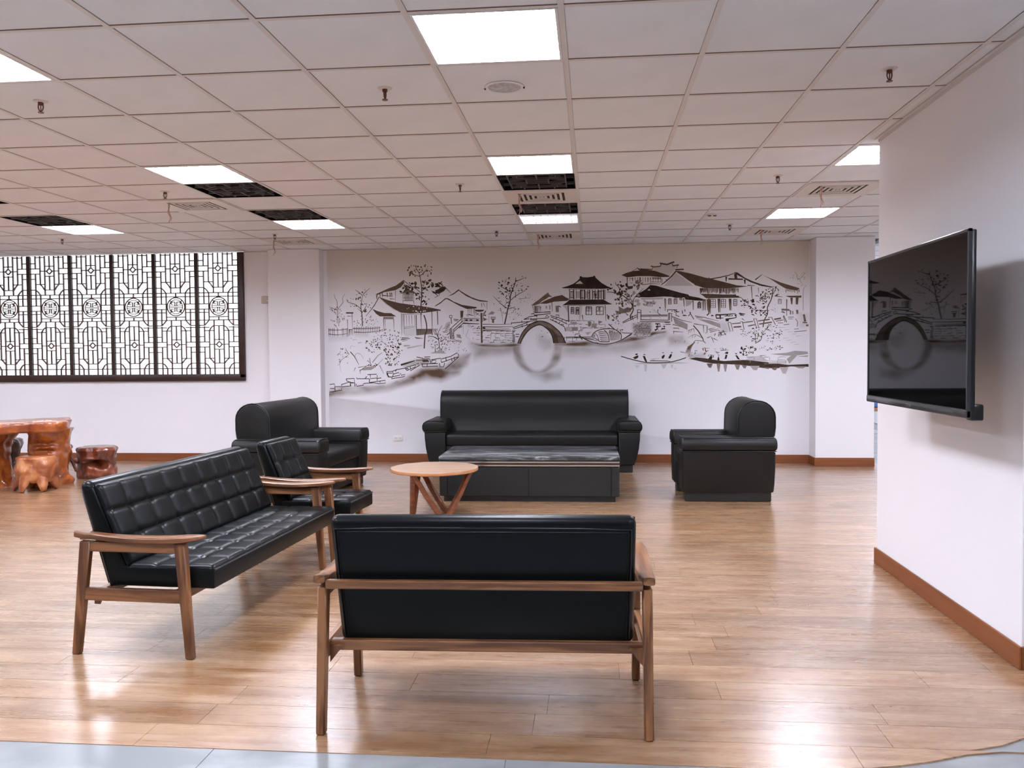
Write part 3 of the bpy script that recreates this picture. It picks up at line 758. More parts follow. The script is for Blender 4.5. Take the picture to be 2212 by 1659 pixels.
# ================================================================== wall fittings
t = thing('wall_outlet', 'white double power outlet low on the mural wall', 'outlet', (-2.42, BACK, .292))
MB().rbox(-.06,.06,-.010,0,-.035,.035,.003,2).build('plate', M['plastic'], t, 40)
for s in (-.028, .028): 
    q = MB().rbox(s-.018,s+.018,-.012,-.008,-.022,.022,.002,1).build('socket', M['plastic'], t)
    for a in (-.006, .006): MB().box(s+a-.0015,s+a+.0015,-.0126,-.0118,-.004,.008).build('slot', M['dark_plastic'], q)
t = thing('wall_switch', 'small beige control box high on the wall beside the left column', 'switch', (-4.085, BACK, 2.035))
MB().rbox(-.062,.062,-.022,0,-.042,.046,.004,2).build('box', M['switch'], t, 40)
MB().rbox(-.058,.02,-.026,-.02,.030,.044,.002,1).build('lid', M['switch'], t)
MB().rbox(.005,.035,-.025,-.02,-.012,-.003,.001,1).build('button', M['plastic'], t)

# ================================================================== ink mural (flat print on the back wall)
# the drawing is kept on charts of the photograph's pixels and unrolled onto the wall plane
CH = {1:(700,560,8.296),2:(940,560,8.296),3:(1130,560,8.296),4:(1330,550,8.296),5:(1500,550,8.296),6:(700,700,6.506),7:(1330,690,5.144),8:(690,540,4.096)}
def wallpt(k, x, y):
    ox, oy, s = CH[k]; px, py = ox + x/s, oy + y/s
    d = .000051083*px - .000019708*py + .95477765
    return (.005646173*px - .000028013*py - 7.201876888)/d, (-.000047193*px - .005667615*py + 4.382682452)/d + CAMH
MX0, MX1, MZ0, MZ1 = -3.296, 2.566, .80, CEIL - .008
PXM = .00567                                    # one chart pixel on the wall, in metres
mural = thing('wall_mural', 'ink wash mural of a Chinese water town with stone bridge on the back wall', 'mural', (0, BACK, 0))
class Ink:
    def __init__(s): s.v = []; s.f = []; s.t = []; s.n = 0
    def poly(s, pts, tone):
        d = -(.0012 + s.n*1.2e-6); s.n += 1; n0 = len(s.v)
        a = sum(pts[i][0]*pts[(i+1)%len(pts)][1] - pts[(i+1)%len(pts)][0]*pts[i][1] for i in range(len(pts)))
        if a < 0: pts = pts[::-1]
        s.v += [(min(max(p[0], MX0), MX1), d, p[1]) for p in pts]; s.f.append(tuple(range(n0, n0+len(pts)))); s.t.append(tone)
    def ribbon(s, pts, w_, tone, taper=True):
        d = -(.0012 + s.n*1.2e-6); s.n += 1; n0 = len(s.v); P = [Vector(p) for p in pts]; m = len(P)
        for i in range(m):
            e = (P[min(i+1,m-1)] - P[max(i-1,0)]); e = e.normalized() if e.length > 0 else Vector((1,0)); nn = Vector((-e.y, e.x))
            k = 1 - .55*(i/(m-1))**2 if taper else 1
            for q in (1, -1):
                p = P[i] + nn*(q*w_*k/2); s.v.append((min(max(p.x, MX0), MX1), d, p.y))
        for i in range(m-1): s.f.append((n0+2*i+1, n0+2*i+3, n0+2*i+2, n0+2*i)); s.t.append(tone)
ROOF, LINE, LEAF, STONE = Ink(), Ink(), Ink(), Ink()
mr = random.Random(11)
def F(k, tone, *pts, ink=ROOF): ink.poly([wallpt(k, *p) for p in pts], tone)
def smooth(pts):
    if len(pts) < 3: return pts
    out = []
    for i in range(len(pts)-1):
        p0 = pts[max(i-1,0)]; p1 = pts[i]; p2 = pts[i+1]; p3 = pts[min(i+2,len(pts)-1)]
        for q in range(3):
            t = q/3; out.append(tuple(.5*((2*b) + (c-a)*t + (2*a-5*b+4*c-d)*t*t + (-a+3*b-3*c+d)*t**3) for a, b, c, d in zip(p0, p1, p2, p3)))
    return out + [pts[-1]]
def S(k, w_, tone, *pts, curve=False, ink=None, taper=True):
    p = [wallpt(k, *q) for q in pts]
    if curve: p = smooth(p)
    (ink or LINE).ribbon(p, w_*PXM*1.32, tone, taper)
def LV(k, box, n, s0, s1, tone, seed, aspect=.6, tv=.2):
    """scattered leaf dabs inside an ellipse filling the box"""
    r = random.Random(seed); x0, x1, y0, y1 = box
    i = 0
    while i < n:
        a, b = r.uniform(-1,1), r.uniform(-1,1)
        if a*a + b*b > 1.05: continue
        i += 1
        x, z = wallpt(k, (x0+x1)/2 + a*(x1-x0)/2, (y0+y1)/2 + b*(y1-y0)/2)
        L_ = r.uniform(s0, s1)*PXM*.64; an = r.uniform(0, pi); asp = r.uniform(aspect*.7, min(1, aspect*1.4))
        q = []
        for j in range(7):
            t = 2*pi*j/7; rr = r.uniform(.8, 1.15); ex, ez = L_*cos(t)*rr, L_*asp*sin(t)*rr
            q.append((x + ex*cos(an) - ez*sin(an), z + ex*sin(an) + ez*cos(an)))
        LEAF.poly(q, min(1, max(.05, tone + r.uniform(-tv, tv))))
def BR(k, x0, x1, y0, y1, rows, cell, tone, seed, keep=.72, skew=0):
    """broken masonry joints"""
    r = random.Random(seed); rh = (y1-y0)/rows
    for j in range(rows+1):
        x = x0 + (cell*.5 if j % 2 else 0)
        while x < x1:
            c = cell*r.uniform(.75, 1.3); xe = min(x + c, x1); yy = y0 + rh*j + r.uniform(-3,3) + skew*(x-x0)
            if r.random() < keep: S(k, r.uniform(.6,1.3), min(1, tone*r.uniform(.75,1.1)), (x+4, yy), ((x+xe)/2, yy+r.uniform(-4,4)), (xe-4, yy+skew*(xe-x)), ink=STONE)
            if j < rows and r.random() < keep*.75: S(k, r.uniform(.6,1.1), tone, (x, yy+3), (x+r.uniform(-4,4), yy+rh-3), ink=STONE)
            x = xe
def RC(k, x0, x1, y0, y1, w_, tone, vx=(), hy=()):
    S(k, w_, tone, (x0,y0),(x1,y0),(x1,y1),(x0,y1),(x0,y0), taper=False)
    for v in vx: S(k, w_*.8, tone, (v,y0),(v,y1))
    for h in hy: S(k, w_*.8, tone, (x0,h),(x1,h))

# ---- left houses
F(1,.66,(920,630),(1150,525),(1290,470),(1420,375),(1440,420),(1380,500),(1280,555),(1080,590),(960,640))
S(1,1.1,.8,(1420,375),(1500,440),(1580,500),(1660,540)); F(1,.25,(1440,430),(1560,510),(1480,540),(1400,500))
for x in (1000,1040,1130,1180,1210): S(1,1.8,.7,(x,600),(x+8,680))
S(1,1.6,.75,(1050,650),(1210,660)); S(1,1.4,.7,(1180,710),(1270,715)); S(1,2.2,.6,(945,640),(945,715)); S(1,.9,.6,(1280,565),(1280,770))
F(1,.58,(1345,615),(1430,580),(1490,535),(1600,570),(1650,610),(1500,605)); F(1,.34,(1430,622),(1600,622),(1590,745),(1440,745)); RC(1,1415,1605,620,745,.9,.65,(1510,),(690,)); S(1,.9,.6,(1412,745),(1415,800)); S(1,.9,.6,(1605,745),(1612,820))
F(1,.74,(985,675),(1150,735),(1350,785),(1600,820),(1800,845),(2090,905),(2085,918),(1950,938),(1750,965),(1550,972),(1380,957),(1250,890),(1120,800))
S(1,1.3,.85,(990,672),(900,830),(840,910),(750,1018)); S(1,.7,.4,(1000,700),(1110,800),(1240,895),(1380,965))
F(1,.74,(865,890),(960,930),(1080,962),(1200,965),(1295,1025),(1000,1025),(930,975)); F(1,.5,(1060,1032),(1250,1032),(1250,1075),(1060,1075))
for a in ((1065,1075,1250,1.2),(1092,1080,1250,.8),(1248,1075,1255,1.1)): S(1,a[3],.7,(a[0],a[1]),(a[0]+6,a[2]))
for x, y0, y1, ww in ((1385,970,1360,1.1),(1410,975,1330,.8),(1432,990,1360,1.0),(1475,1000,1200,.8),(1520,1000,1200,.8),(1570,1000,1200,.8),(1622,1000,1190,.8),(1650,1000,1362,1.6),(1736,1000,1245,1.2),(1932,940,1330,1.3),(2033,930,1175,1.0)): S(1,ww,.78,(x,y0),(x+9,y1))
S(1,.8,.7,(1440,1220),(1640,1195)); S(1,.8,.7,(1440,1245),(1650,1215)); F(1,.10,(1450,1260),(1645,1230),(1650,1370),(1450,1380)); S(1,1.2,.45,(1400,985),(1760,990)); 
F(1,.5,(1660,1248),(1945,1245),(1942,1338),(1662,1365)); 
for i in range(16): S(1,.9,.9,(1668+18*i,1250),(1668+18*i,1360-i*2))
for i in range(6): S(1,.8,.75,(1955+15*i,1245),(1955+14*i,1325-6*i))
S(1,1.9,.8,(1740,1000),(1740,800),(1752,600),(1742,450),(1722,330),(1700,230),curve=True); S(1,1.9,.85,(1790,1000),(1830,1130),(1840,1280),(1812,1350),(1800,1500),(1796,1600),curve=True,taper=False)
for b in (((1722,310),(1600,270),(1540,220)),((1722,300),(1790,240),(1850,160)),((1750,560),(1850,510),(1930,430)),((1750,620),(1640,520),(1560,480)),((1760,820),(1860,740)),((1700,240),(1655,170),(1640,110)),((1750,540),(1800,440))): S(1,1.1,.85,*b,curve=True)
LV(1,(1500,1760,90,330),34,1.8,3.4,.85,1,.8); LV(1,(1740,1950,100,320),20,1.6,3.2,.75,2,.8); LV(1,(1330,1700,400,620),34,2.8,6,.9,3,.6); LV(1,(1760,1960,370,560),14,3,7,.85,4,.5); LV(1,(1630,1900,560,820),26,2.4,5.5,.9,5,.5); LV(1,(1980,2140,380,540),10,3,7,.9,6,.5)
F(1,.95,(1920,560),(2000,590),(2090,530),(2150,485),(2190,520),(2150,570),(2060,620),(1960,612)); S(1,1.6,.9,(1990,610),(2040,660),(1980,690)); S(1,1.3,.85,(2060,600),(2060,660))
LV(1,(1480,1860,830,950),16,1.6,3,.05,7,.8,.0)
# left garden
S(1,1.6,.8,(690,1200),(680,1000),(660,850),(690,650),curve=True)
for b in (((670,900),(560,810),(430,770),(410,710)),((690,650),(620,590),(555,545)),((700,640),(740,590),(820,520)),((680,960),(740,870),(770,780)),((680,950),(600,880))): S(1,1.1,.75,*b,curve=True)
LV(1,(530,860,540,960),38,1.8,3.6,.72,8,.6,.25); LV(1,(400,560,700,860),8,1.6,3,.6,9); LV(1,(520,960,1010,1230),46,1.3,2.8,.62,10,.5,.3)
for b in (((265,1200),(265,900)),((235,1150),(235,780),(200,700),(180,620)),((265,870),(340,770),(330,700),(375,615)),((210,900),(90,850)),((200,950),(90,890)),((200,1120),(110,1080)),((180,1160),(240,1240))): S(1,.9,.55,*b,curve=True)
LV(1,(80,380,840,1200),42,1.5,3.2,.55,12,.5,.25)
S(1,2.2,.9,(395,962),(525,962),taper=False); S(1,.9,.8,(500,970),(512,1245)); S(1,1.1,.7,(420,1020),(500,1022)); S(1,1,.75,(420,1080),(430,1385))
for r_ in (((80,1265),(250,1270),(430,1250)),((80,1340),(250,1355),(430,1330)),((510,1245),(800,1245),(1010,1225)),((540,1305),(760,1310),(1030,1280)),((450,1255),(450,1370)),((450,1260),(520,1255))): S(1,1.1,.78,*r_,curve=len(r_)>2)
for x in (85,108,150,180,240,325,350,395,420): S(1,1.0,.8,(x,1238),(x+6,1388))
for x in range(460,525,18): S(1,.8,.75,(x,1262),(x+2,1365))
for x in range(545,1010,32): S(1,1.0,.78,(x,1215-(x-545)*.02),(x+4,1335-(x-545)*.03))
for a in (((1390,1410),(1520,1400),1.4,.85),((1390,1436),(1540,1422),1.8,.85),((1400,1465),(1500,1455),1.5,.4),((1630,1402),(1770,1420),1.4,.8),((1650,1418),(1720,1422),2,.4),((1430,1552),(1540,1545),3,.3),((1490,1592),(1760,1540),3,.24),((610,1500),(680,1490),.8,.6),((480,1415),(500,1420),1,.7),((510,1445),(590,1440),.7,.4)): S(1,a[2],a[3],a[0],a[1])
# ---- lower left bank
LV(6,(700,1090,70,330),78,1.8,3.6,.78,13,.42,.2); LV(6,(580,800,200,400),40,1.8,3.6,.7,14,.5,.25); LV(6,(840,1110,300,500),40,2,4.6,.72,15,.5,.25); LV(6,(850,1070,440,610),26,2,4.4,.75,16,.45); LV(6,(1000,1100,230,350),12,2,3.6,.8,17,.5)
S(6,1.5,.7,(370,390),(430,460),(490,570)); S(6,.8,.4,(430,460),(460,410),(520,430),(555,490),curve=True); S(6,.8,.5,(340,440),(250,500),(220,560),(190,580),curve=True); S(6,.7,.3,(215,520),(225,600),(240,680)); S(6,.7,.3,(370,350),(380,310),(440,320),curve=True); S(6,1.1,.6,(350,430),(300,340)); LV(6,(190,370,330,580),22,1.5,3.5,.5,18,.4)
for b in (((680,540),(760,440),(820,400)),((500,660),(610,580),(680,595),(740,585),(830,490)),((780,580),(840,700)),((640,480),(660,590)),((610,510),(660,560)),((440,610),(420,665)),((510,640),(510,700)),((480,610),(600,590))): S(6,1.0,.65,*b)
LV(6,(600,780,555,610),9,2,4.5,.8,19,.5); F(6,.4,(520,645),(600,600),(730,605),(660,645),(560,650),ink=STONE)
for b in (((1620,345),(1612,220),(1600,130),(1660,20)),((1612,220),(1540,180),(1460,170)),((1640,250),(1720,190)),((1565,390),(1560,290)),((1610,200),(1560,80))): S(6,1.3,.8,*b,curve=True)
LV(6,(1450,1840,120,300),62,1.2,2.8,.75,20,.5,.2); LV(6,(1500,1620,250,360),18,1.2,2.6,.8,21,.45); LV(6,(1640,1780,310,410),14,1.2,2.6,.7,22); F(6,.32,(1490,412),(1600,372),(1640,328),(1680,392),(1725,414),ink=STONE); LV(6,(1850,2010,320,415),14,1,2.6,.8,23,.4)
ST6 = [((80,850),(145,840),(155,880),(245,880),(250,930),(160,945),(80,955)),((150,880),(157,942)),((85,905),(145,905)),((245,850),(370,812),(380,870),(255,882),(245,850)),((310,770),(425,765),(430,825),(370,820),(320,800),(310,770)),((430,825),(435,880)),((380,830),(430,825)),((365,810),(372,875)),
 ((455,750),(460,768),(635,768),(635,820)),((580,765),(600,735)),((610,710),(740,705)),((650,710),(652,768),(748,758),(745,720)),((640,770),(640,822),(745,805),(745,760)),((750,765),(805,757)),((745,808),(860,790),(862,830),(790,835),(785,805)),((555,835),(700,825),(785,840)),((450,840),(460,875),(555,860),(550,838)),
 ((880,670),(960,665),(975,700),(960,745),(905,745),(880,670)),((895,690),(960,690)),((960,665),(1020,640),(1140,620),(1165,650)),((970,705),(1050,680),(1065,720),(955,742)),((1075,690),(1085,720),(1138,708),(1130,738),(945,770),(960,740)),((1140,612),(1290,570),(1280,605),(1160,655)),((1210,600),(1215,640)),((1300,562),(1330,555),(1340,580),(1210,660)),((1020,640),(1000,668)),((1175,615),(1185,645)),
 ((1290,510),(1385,505),(1390,480),(1300,465)),((1390,490),(1480,490),(1500,520),(1500,552)),((1410,465),(1490,460)),((1360,560),(1600,555)),((1505,502),(1640,480),(1650,542)),((1515,512),(1570,505),(1570,545),(1515,552),(1515,512)),((1385,602),(1600,590)),((1380,560),(1385,602)),((1450,560),(1450,598)),((1620,550),(1630,602),(1680,602),(1695,545)),((1650,490),(1780,455),(1870,405),(1890,430),(1890,460),(1790,490),(1650,542)),((1710,465),(1720,525)),((1790,480),(1800,522)),((1830,460),(1832,502)),((1700,632),(1780,562),(1890,462))]
for b in ST6: S(6,1.25,.88,*b,ink=STONE,taper=False)
S(6,3.2,.85,(1080,575),(1180,545),(1275,515),ink=STONE); S(6,2.6,.9,(885,690),(905,742),(955,745),ink=STONE); S(6,2.2,.9,(1140,630),(1180,625),ink=STONE); F(6,.8,(1380,500),(1460,500),(1480,530),(1390,535),ink=STONE)
# ---- middle houses and quay
F(2,.95,(0,560),(90,520),(160,485),(190,530),(80,600),(10,612)); S(2,1.3,.8,(165,490),(285,610)); S(2,1.2,.85,(60,470),(130,400)); LV(2,(0,150,380,520),6,3,6,.9,24,.6)
F(2,.7,(220,672),(330,608),(420,538),(445,560),(540,620),(650,680),(780,725),(950,752),(940,765),(800,757),(680,717),(560,662),(460,592),(425,562),(330,632))
F(2,.76,(0,832),(110,760),(180,698),(235,700),(330,758),(480,818),(745,858),(740,880),(570,892),(440,838),(320,772),(215,715),(180,720),(100,790),(0,847))
F(2,.85,(0,895),(100,905),(100,925),(0,925)); S(2,1.4,.8,(38,930),(45,1175)); F(2,.82,(710,905),(880,905),(860,932),(810,942),(730,936)); F(2,.4,(940,995),(1010,930),(1070,950),(1040,988))
S(2,2.6,.8,(826,960),(836,1500),taper=False); S(2,1.6,.78,(862,960),(850,1130)); S(2,.9,.5,(925,780),(930,910)); S(2,1.6,.5,(830,790),(840,860)); S(2,1.2,.5,(860,780),(900,860))
for x in (590,625,655,690,708): S(2,1.0,.7,(x,885),(x+3,985 if x < 700 else 1040))
S(2,1.6,.75,(600,990),(690,1010)); S(2,1.2,.7,(720,950),(800,1010)); S(2,1.2,.7,(735,1000),(790,960)); RC(2,570,595,990,1020,.8,.8); LV(2,(870,920,930,1100),10,2,4,.75,25); S(2,1.3,.8,(860,1090),(940,1075))
for y_, ww in ((1060,1.3),(1080,.8),(1105,1.1)): S(2,ww,.85,(510,y_),(800,y_))
S(2,2.2,.85,(500,1147),(790,1160)); 
for x in (540,620,735): F(2,.7,(x,1075),(x+45,1075),(x+45,1105),(x,1105))
F(2,.72,(450,922),(508,922),(498,1040),(455,1040)); S(2,1,.8,(452,1045),(500,1045)); S(2,.9,.7,(470,1050),(470,1150)); S(2,.9,.7,(492,1050),(495,1140))
for b in (((480,1060),(270,1250)),((500,1100),(330,1262)),((520,1132),(340,1292)),((265,1252),(332,1252),(332,1430),(272,1432),(265,1252)),((300,1260),(305,1430)),((258,1010),(302,1010),(302,1050),(258,1050),(258,1010)),((285,1050),(296,1155)),((330,1075),(420,1085)),((340,1100),(400,1105)),((210,1360),(270,1310))): S(2,1.2,.85,*b,taper=False)
for i in range(7): S(2,1.1,.6,(150+14*i,1310-22*i),(250+4*i,1300-22*i))
F(2,.25,(160,1240),(200,1140),(270,1110),(280,1150),(200,1250)); F(2,.3,(272,1262),(300,1262),(302,1428),(276,1428)); F(2,.45,(410,1215),(470,1180),(490,1215),(430,1240)); F(2,.4,(380,1345),(450,1350),(470,1420),(400,1400)); F(2,.3,(350,1440),(470,1450),(480,1490),(360,1475)); LV(2,(130,480,1300,1560),40,1,2.6,.75,26,.5); LV(2,(0,200,1180,1620),26,1,2.4,.75,27,.5)
for y_, x0, x1, ww in ((1165,850,1380,1.0),(1212,850,1395,1.4),(1250,870,1330,1.0),(1272,850,1360,1.5)): S(2,ww,.85,(x0,y_),((x0+x1)/2,y_+4),(x1,y_-4))
BR(2,850,1390,1290,1490,5,85,.85,31,.8); BR(2,650,810,1200,1440,6,70,.6,32,.4); S(2,.7,.5,(500,1180),(503,1340)); S(2,.7,.4,(600,1260),(550,1380),(620,1440)); RC(2,590,630,1175,1210,.7,.5); S(2,1.4,.85,(750,1250),(780,1200),(805,1250),(750,1250)); F(2,.8,(850,1215),(905,1225),(890,1250),(850,1250))
for b in (((1395,1270),(1402,1500)),((1418,1350),(1422,1490)),((1440,1345),(1510,1345)),((1440,1388),(1500,1388)),((1390,1228),(1550,1172),(1700,1112),(1830,1092)),((1400,1252),(1600,1192),(1840,1122)),((1370,1130),(1372,1168)),((1380,1142),(1700,1116)),((1550,1098),(1552,1132)),((1590,1078),(1690,1030),(1830,1010)),((1590,1078),(1690,1066)),((1720,980),(1770,975),(1782,1005),(2060,975),(2065,945),(1780,955)),((1700,1082),(1830,1075)),((1710,1080),(1720,1050)),((1400,1290),(1440,1270),(1410,1310)),((1560,1180),(1560,1220)),((1640,1150),(1650,1190))): S(2,1.25,.88,*b,taper=False)
S(2,2.0,.88,(1245,1160),(1270,1050),(1300,900),(1340,770),(1350,650),(1390,540),(1440,400),(1440,330),curve=True)
for b in (((1350,740),(1440,660),(1560,590),(1630,550)),((1290,880),(1180,800),(1100,720),(1040,660)),((1370,600),(1270,540),(1200,500),(1120,450)),((1440,400),(1540,360),(1600,330)),((1290,900),(1380,870),(1470,900)),((1340,700),(1310,620)),((1440,690),(1440,600)),((1390,540),(1360,470))): S(2,1.1,.85,*b,curve=True)
S(2,.9,.5,(1500,712),(1710,690)); S(2,.9,.45,(1170,870),(1200,1000),(1215,1140)); S(2,.8,.5,(965,1010),(968,1150)); RC(2,1005,1078,1040,1070,1.4,.6); F(2,.55,(1015,1070),(1060,1070),(1055,1145),(1020,1140))
LV(2,(1110,1420,330,640),40,1.6,4.4,.85,34,.55); LV(2,(1380,1690,310,640),26,1.6,4,.78,35,.5); LV(2,(1040,1460,650,1000),46,1.4,3.2,.6,36,.5,.3); LV(2,(1480,1800,620,800),14,1.2,3,.5,37,.4); LV(2,(1320,1560,870,1110),16,1.2,2.6,.65,38)
# ---- stone bridge
outer = [(1755,828),(1768,790),(1790,742),(1818,702),(1850,670),(1888,645),(1930,630),(1970,630),(2010,640),(2052,662),(2090,692),(2125,725),(2152,765),(2180,825)]
inner = [(2072,825),(2066,785),(2052,745),(2030,712),(2000,686),(1972,668),(1945,662),(1915,670),(1880,688),(1850,712),(1822,745),(1800,780),(1783,815),(1778,830)]
F(8,.55,*(outer+inner)); S(8,1.5,.92,*outer,curve=True,taper=False); S(8,1.7,.95,*inner,curve=True,taper=False)
F(8,.72,(1972,668),(2000,686),(2030,712),(2052,745),(2066,785),(2072,825),(2120,825),(2105,770),(2075,722),(2035,690))
for i in range(9): S(8,1.2,.9,(2078+11*i,768-(8-i)*3),(2082+11*i,822))
for i in range(7): S(8,.9,.9,(2020+13*i,672+11*i),(2010+15*i,690+13*i))
S(8,.9,.85,(2065,770),(2150,768))
LV(8,(1890,2065,710,800),14,1,3.6,.8,40,.3)
for b in (((150,980),(190,970),(210,1000),(490,975),(490,940),(210,960)),((490,1010),(640,1050),(800,1110)),((500,1036),(650,1092),(790,1162)),((480,1072),(620,1142),(740,1212),(762,1292)),((590,1062),(612,1032)),((690,1102),(712,1075)),((520,1102),(545,1075)),((640,1152),(662,1120)),((580,1000),(642,1000),(642,1032)),((130,1076),(460,1050)),((400,1042),(420,1005),(470,1036)),((245,1010),(245,1040)),((560,1110),(600,1115),(590,1135)),((680,1170),(720,1165),(715,1200))): S(3,1.2,.88,*b,taper=False)
BR(3,770,1060,1100,1400,5,90,.88,41,.8); BR(3,1060,1480,1105,1230,2,110,.85,42,.7); BR(3,780,1000,1410,1470,1,60,.6,43,.7)
for tn, q in ((.38,((860,1125),(960,1122),(962,1170),(870,1172))),(.45,((870,1215),(985,1215),(980,1282),(872,1282))),(.5,((1160,1110),(1225,1120),(1212,1200),(1168,1212))),(.4,((1230,1150),(1325,1150),(1312,1222),(1220,1222))),(.5,((1350,1100),(1425,1120),(1350,1162))),(.32,((1010,1240),(1085,1240),(1050,1302))),(.28,((1110,1312),(1225,1300),(1160,1362))),(.25,((750,1230),(860,1215),(860,1285),(770,1290)))): F(3,tn,*q,ink=STONE)
# ---- two-storey pavilion
F(3,1,(690,510),(800,480),(900,440),(970,390),(1010,350),(1015,305),(1040,303),(1060,320),(1150,325),(1250,310),(1270,293),(1290,300),(1300,330),(1400,420),(1500,480),(1582,515),(1560,525),(1100,526),(720,521)); F(3,.04,(935,441),(1020,384),(1076,441))
F(3,1,(705,826),(790,765),(830,725),(1100,722),(1440,720),(1520,770),(1592,800),(1570,810),(1100,816),(830,818))
S(3,1,.8,(815,540),(1475,527))
for x, ww in ((832,1.4),(905,2.2),(950,1),(1032,2.4),(1062,1),(1102,2.2),(1160,1.2),(1192,2),(1242,1.4),(1290,1.2),(1345,2),(1400,1.2),(1442,2.2),(1466,1)): S(3,ww,.88,(x,545),(x+2,718),taper=False)
for x0, x1 in ((842,903),(955,1028),(1110,1158),(1250,1340),(1352,1398)): F(3,.3,(x0,570),(x1,570),(x1,700),(x0,700))
for x0, x1, y_ in ((850,905,580),(850,905,690),(1035,1100,560),(1035,1100,690),(1160,1190,600),(1245,1300,580),(1350,1440,570),(1290,1345,690)): S(3,1.6,.9,(x0,y_),(x1,y_))
F(3,.9,(1280,600),(1320,630),(1300,680),(1270,640))
S(3,1.7,.85,(808,822),(818,1125),taper=False); S(3,1.3,.8,(1470,822),(1486,1110)); S(3,.9,.6,(820,828),(1450,826)); F(3,.2,(1000,830),(1062,830),(1042,990),(1022,1090),(1005,1090)); S(3,1.6,.85,(1060,1000),(1072,1092)); F(3,.22,(700,832),(800,832),(800,960),(760,880))
for x0, x1, y0, y1, vx, hy in ((862,910,862,978,(885,),(905,935)),(948,998,862,990,(972,),(900,930,960)),(1128,1228,852,994,(1178,),(925,)),(1312,1436,852,994,(1375,),(930,))): RC(3,x0,x1,y0,y1,1.5,.9,vx,hy)
F(3,.45,(1340,860),(1385,860),(1380,920),(1340,920)); F(3,.35,(1135,858),(1222,858),(1222,900),(1135,905)); F(3,.7,(960,905),(998,905),(990,930),(960,930))
F(3,.56,(140,826),(260,740),(350,670),(445,594),(475,640),(530,680),(470,672),(330,760),(290,800),(200,830)); F(3,.74,(290,796),(400,740),(560,670),(700,640),(760,680),(832,715),(790,746),(560,760),(420,796))
S(3,1,.75,(170,832),(186,946)); S(3,1,.75,(186,946),(278,946)); F(3,.45,(190,832),(272,832),(272,940),(200,940)); S(3,1.5,.8,(225,840),(228,940)); S(3,1.2,.75,(285,832),(292,946)); S(3,1.5,.75,(312,846),(316,932)); S(3,1.2,.8,(514,770),(522,940)); F(3,.5,(580,838),(640,828),(640,948),(586,946)); S(3,2,.6,(640,840),(680,860)); F(3,.4,(404,838),(430,838),(430,886),(406,886)); F(3,.55,(470,828),(488,828),(486,902),(472,900))
# tree beside the pavilion
for b, ww in ((((1920,1010),(1975,900),(1930,780),(1830,680),(1720,620),(1600,592),(1500,585)),1.8),(((1720,610),(1725,520),(1665,450),(1650,400)),1.2),(((1975,860),(1980,720),(2080,600),(2157,520)),1.2),(((1780,840),(1700,700)),1),(((1920,1010),(1935,1095)),2.4),(((1950,1010),(1972,1095)),1.8),(((1880,1005),(1830,960)),1.6),(((1975,850),(1920,690),(1870,600)),1.1),(((1985,830),(2040,825)),1.2)): S(3,ww,.9,*b,curve=len(b)>2)
LV(3,(1480,1900,400,640),22,3,5,.95,45,.85,.1); LV(3,(1620,1920,560,800),24,2.4,4.4,.92,46,.85,.15); LV(3,(1640,1900,560,860),16,3,5.5,.6,47,.8); LV(3,(1840,2110,560,900),18,3.6,7,.5,48,.75); LV(3,(1490,1790,920,1120),16,3,5,.5,49,.8,.25); LV(3,(1990,2150,370,560),10,4,7,.5,50,.8)
F(3,.55,(1710,840),(1800,892),(1870,860),(1940,882),(1930,940),(1830,962),(1680,986),(1650,920),(1720,932)); LV(3,(1500,1860,1120,1340),34,1,3,.8,51,.4)
# covered boat
for b, ww in ((((1000,1370),(1100,1420),(1250,1490),(1420,1520),(1580,1510),(1760,1450),(1960,1320)),1.4),(((1060,1412),(1220,1482),(1350,1502)),.9),(((1225,1390),(1260,1330),(1330,1280),(1450,1250),(1600,1250),(1700,1290),(1760,1360),(1752,1440)),1.3),(((1450,1265),(1510,1330),(1532,1400),(1542,1480)),1.2),(((1280,1320),(1330,1370),(1360,1470)),.9),(((1225,1390),(1350,1450),(1380,1480),(1545,1480)),1.1),(((760,1395),(1000,1393),(1220,1396)),1.2),(((760,1412),(1050,1410),(1260,1432)),1.0),(((1000,1360),(1062,1442)),1.8),(((1530,1160),(1645,1262)),1.4),(((1100,1415),(1340,1465)),.8),(((1770,1450),(1950,1345)),.9),(((1780,1320),(1940,1325)),1.1),(((1750,1260),(1752,1340)),.9)): S(3,ww,.85,*b,curve=len(b)>2,taper=False)
for i in range(6): S(3,1.2,.75,(1350+8*i,1308+32*i),(1420,1300+32*i),(1495+6*i,1312+30*i),curve=True)
for i in range(7): S(3,.9,.8,(1545+30*i,1275+4*i),(1590+22*i,1470-8*i))
for i in range(6): S(3,.9,.8,(1530+5*i,1310+27*i),(1740-2*i,1320+22*i))
F(3,.4,(1240,1380),(1270,1335),(1300,1370),(1280,1400))
# ---- right-hand town
F(4,.84,(100,366),(200,325),(300,295),(390,234),(430,254),(560,270),(700,290),(870,345),(972,386),(940,402),(800,402),(600,386),(400,386),(200,407)); F(4,.05,(312,294),(390,246),(432,286)); S(4,1.3,.75,(400,256),(545,360))
for b, ww in ((((630,205),(690,222),(800,210),(815,168)),1.8),(((790,155),(920,177),(1050,130)),2.6),(((1015,170),(1025,202),(1132,185)),2.0),(((1110,190),(1095,242)),1),(((660,220),(668,262)),1),(((440,256),(660,266)),1.6),(((1070,270),(1220,264)),2.4)): S(4,ww,.78,*b,taper=False)
F(4,.14,(670,225),(810,215),(830,175),(1010,175),(1030,210),(1090,215),(1060,280),(960,380),(880,350),(700,290))
F(4,.8,(1080,290),(1140,294),(1350,340),(1600,410),(1700,430),(1900,480),(2157,545),(2157,592),(1900,602),(1560,592),(1440,552),(1300,462),(1180,372),(1100,320))
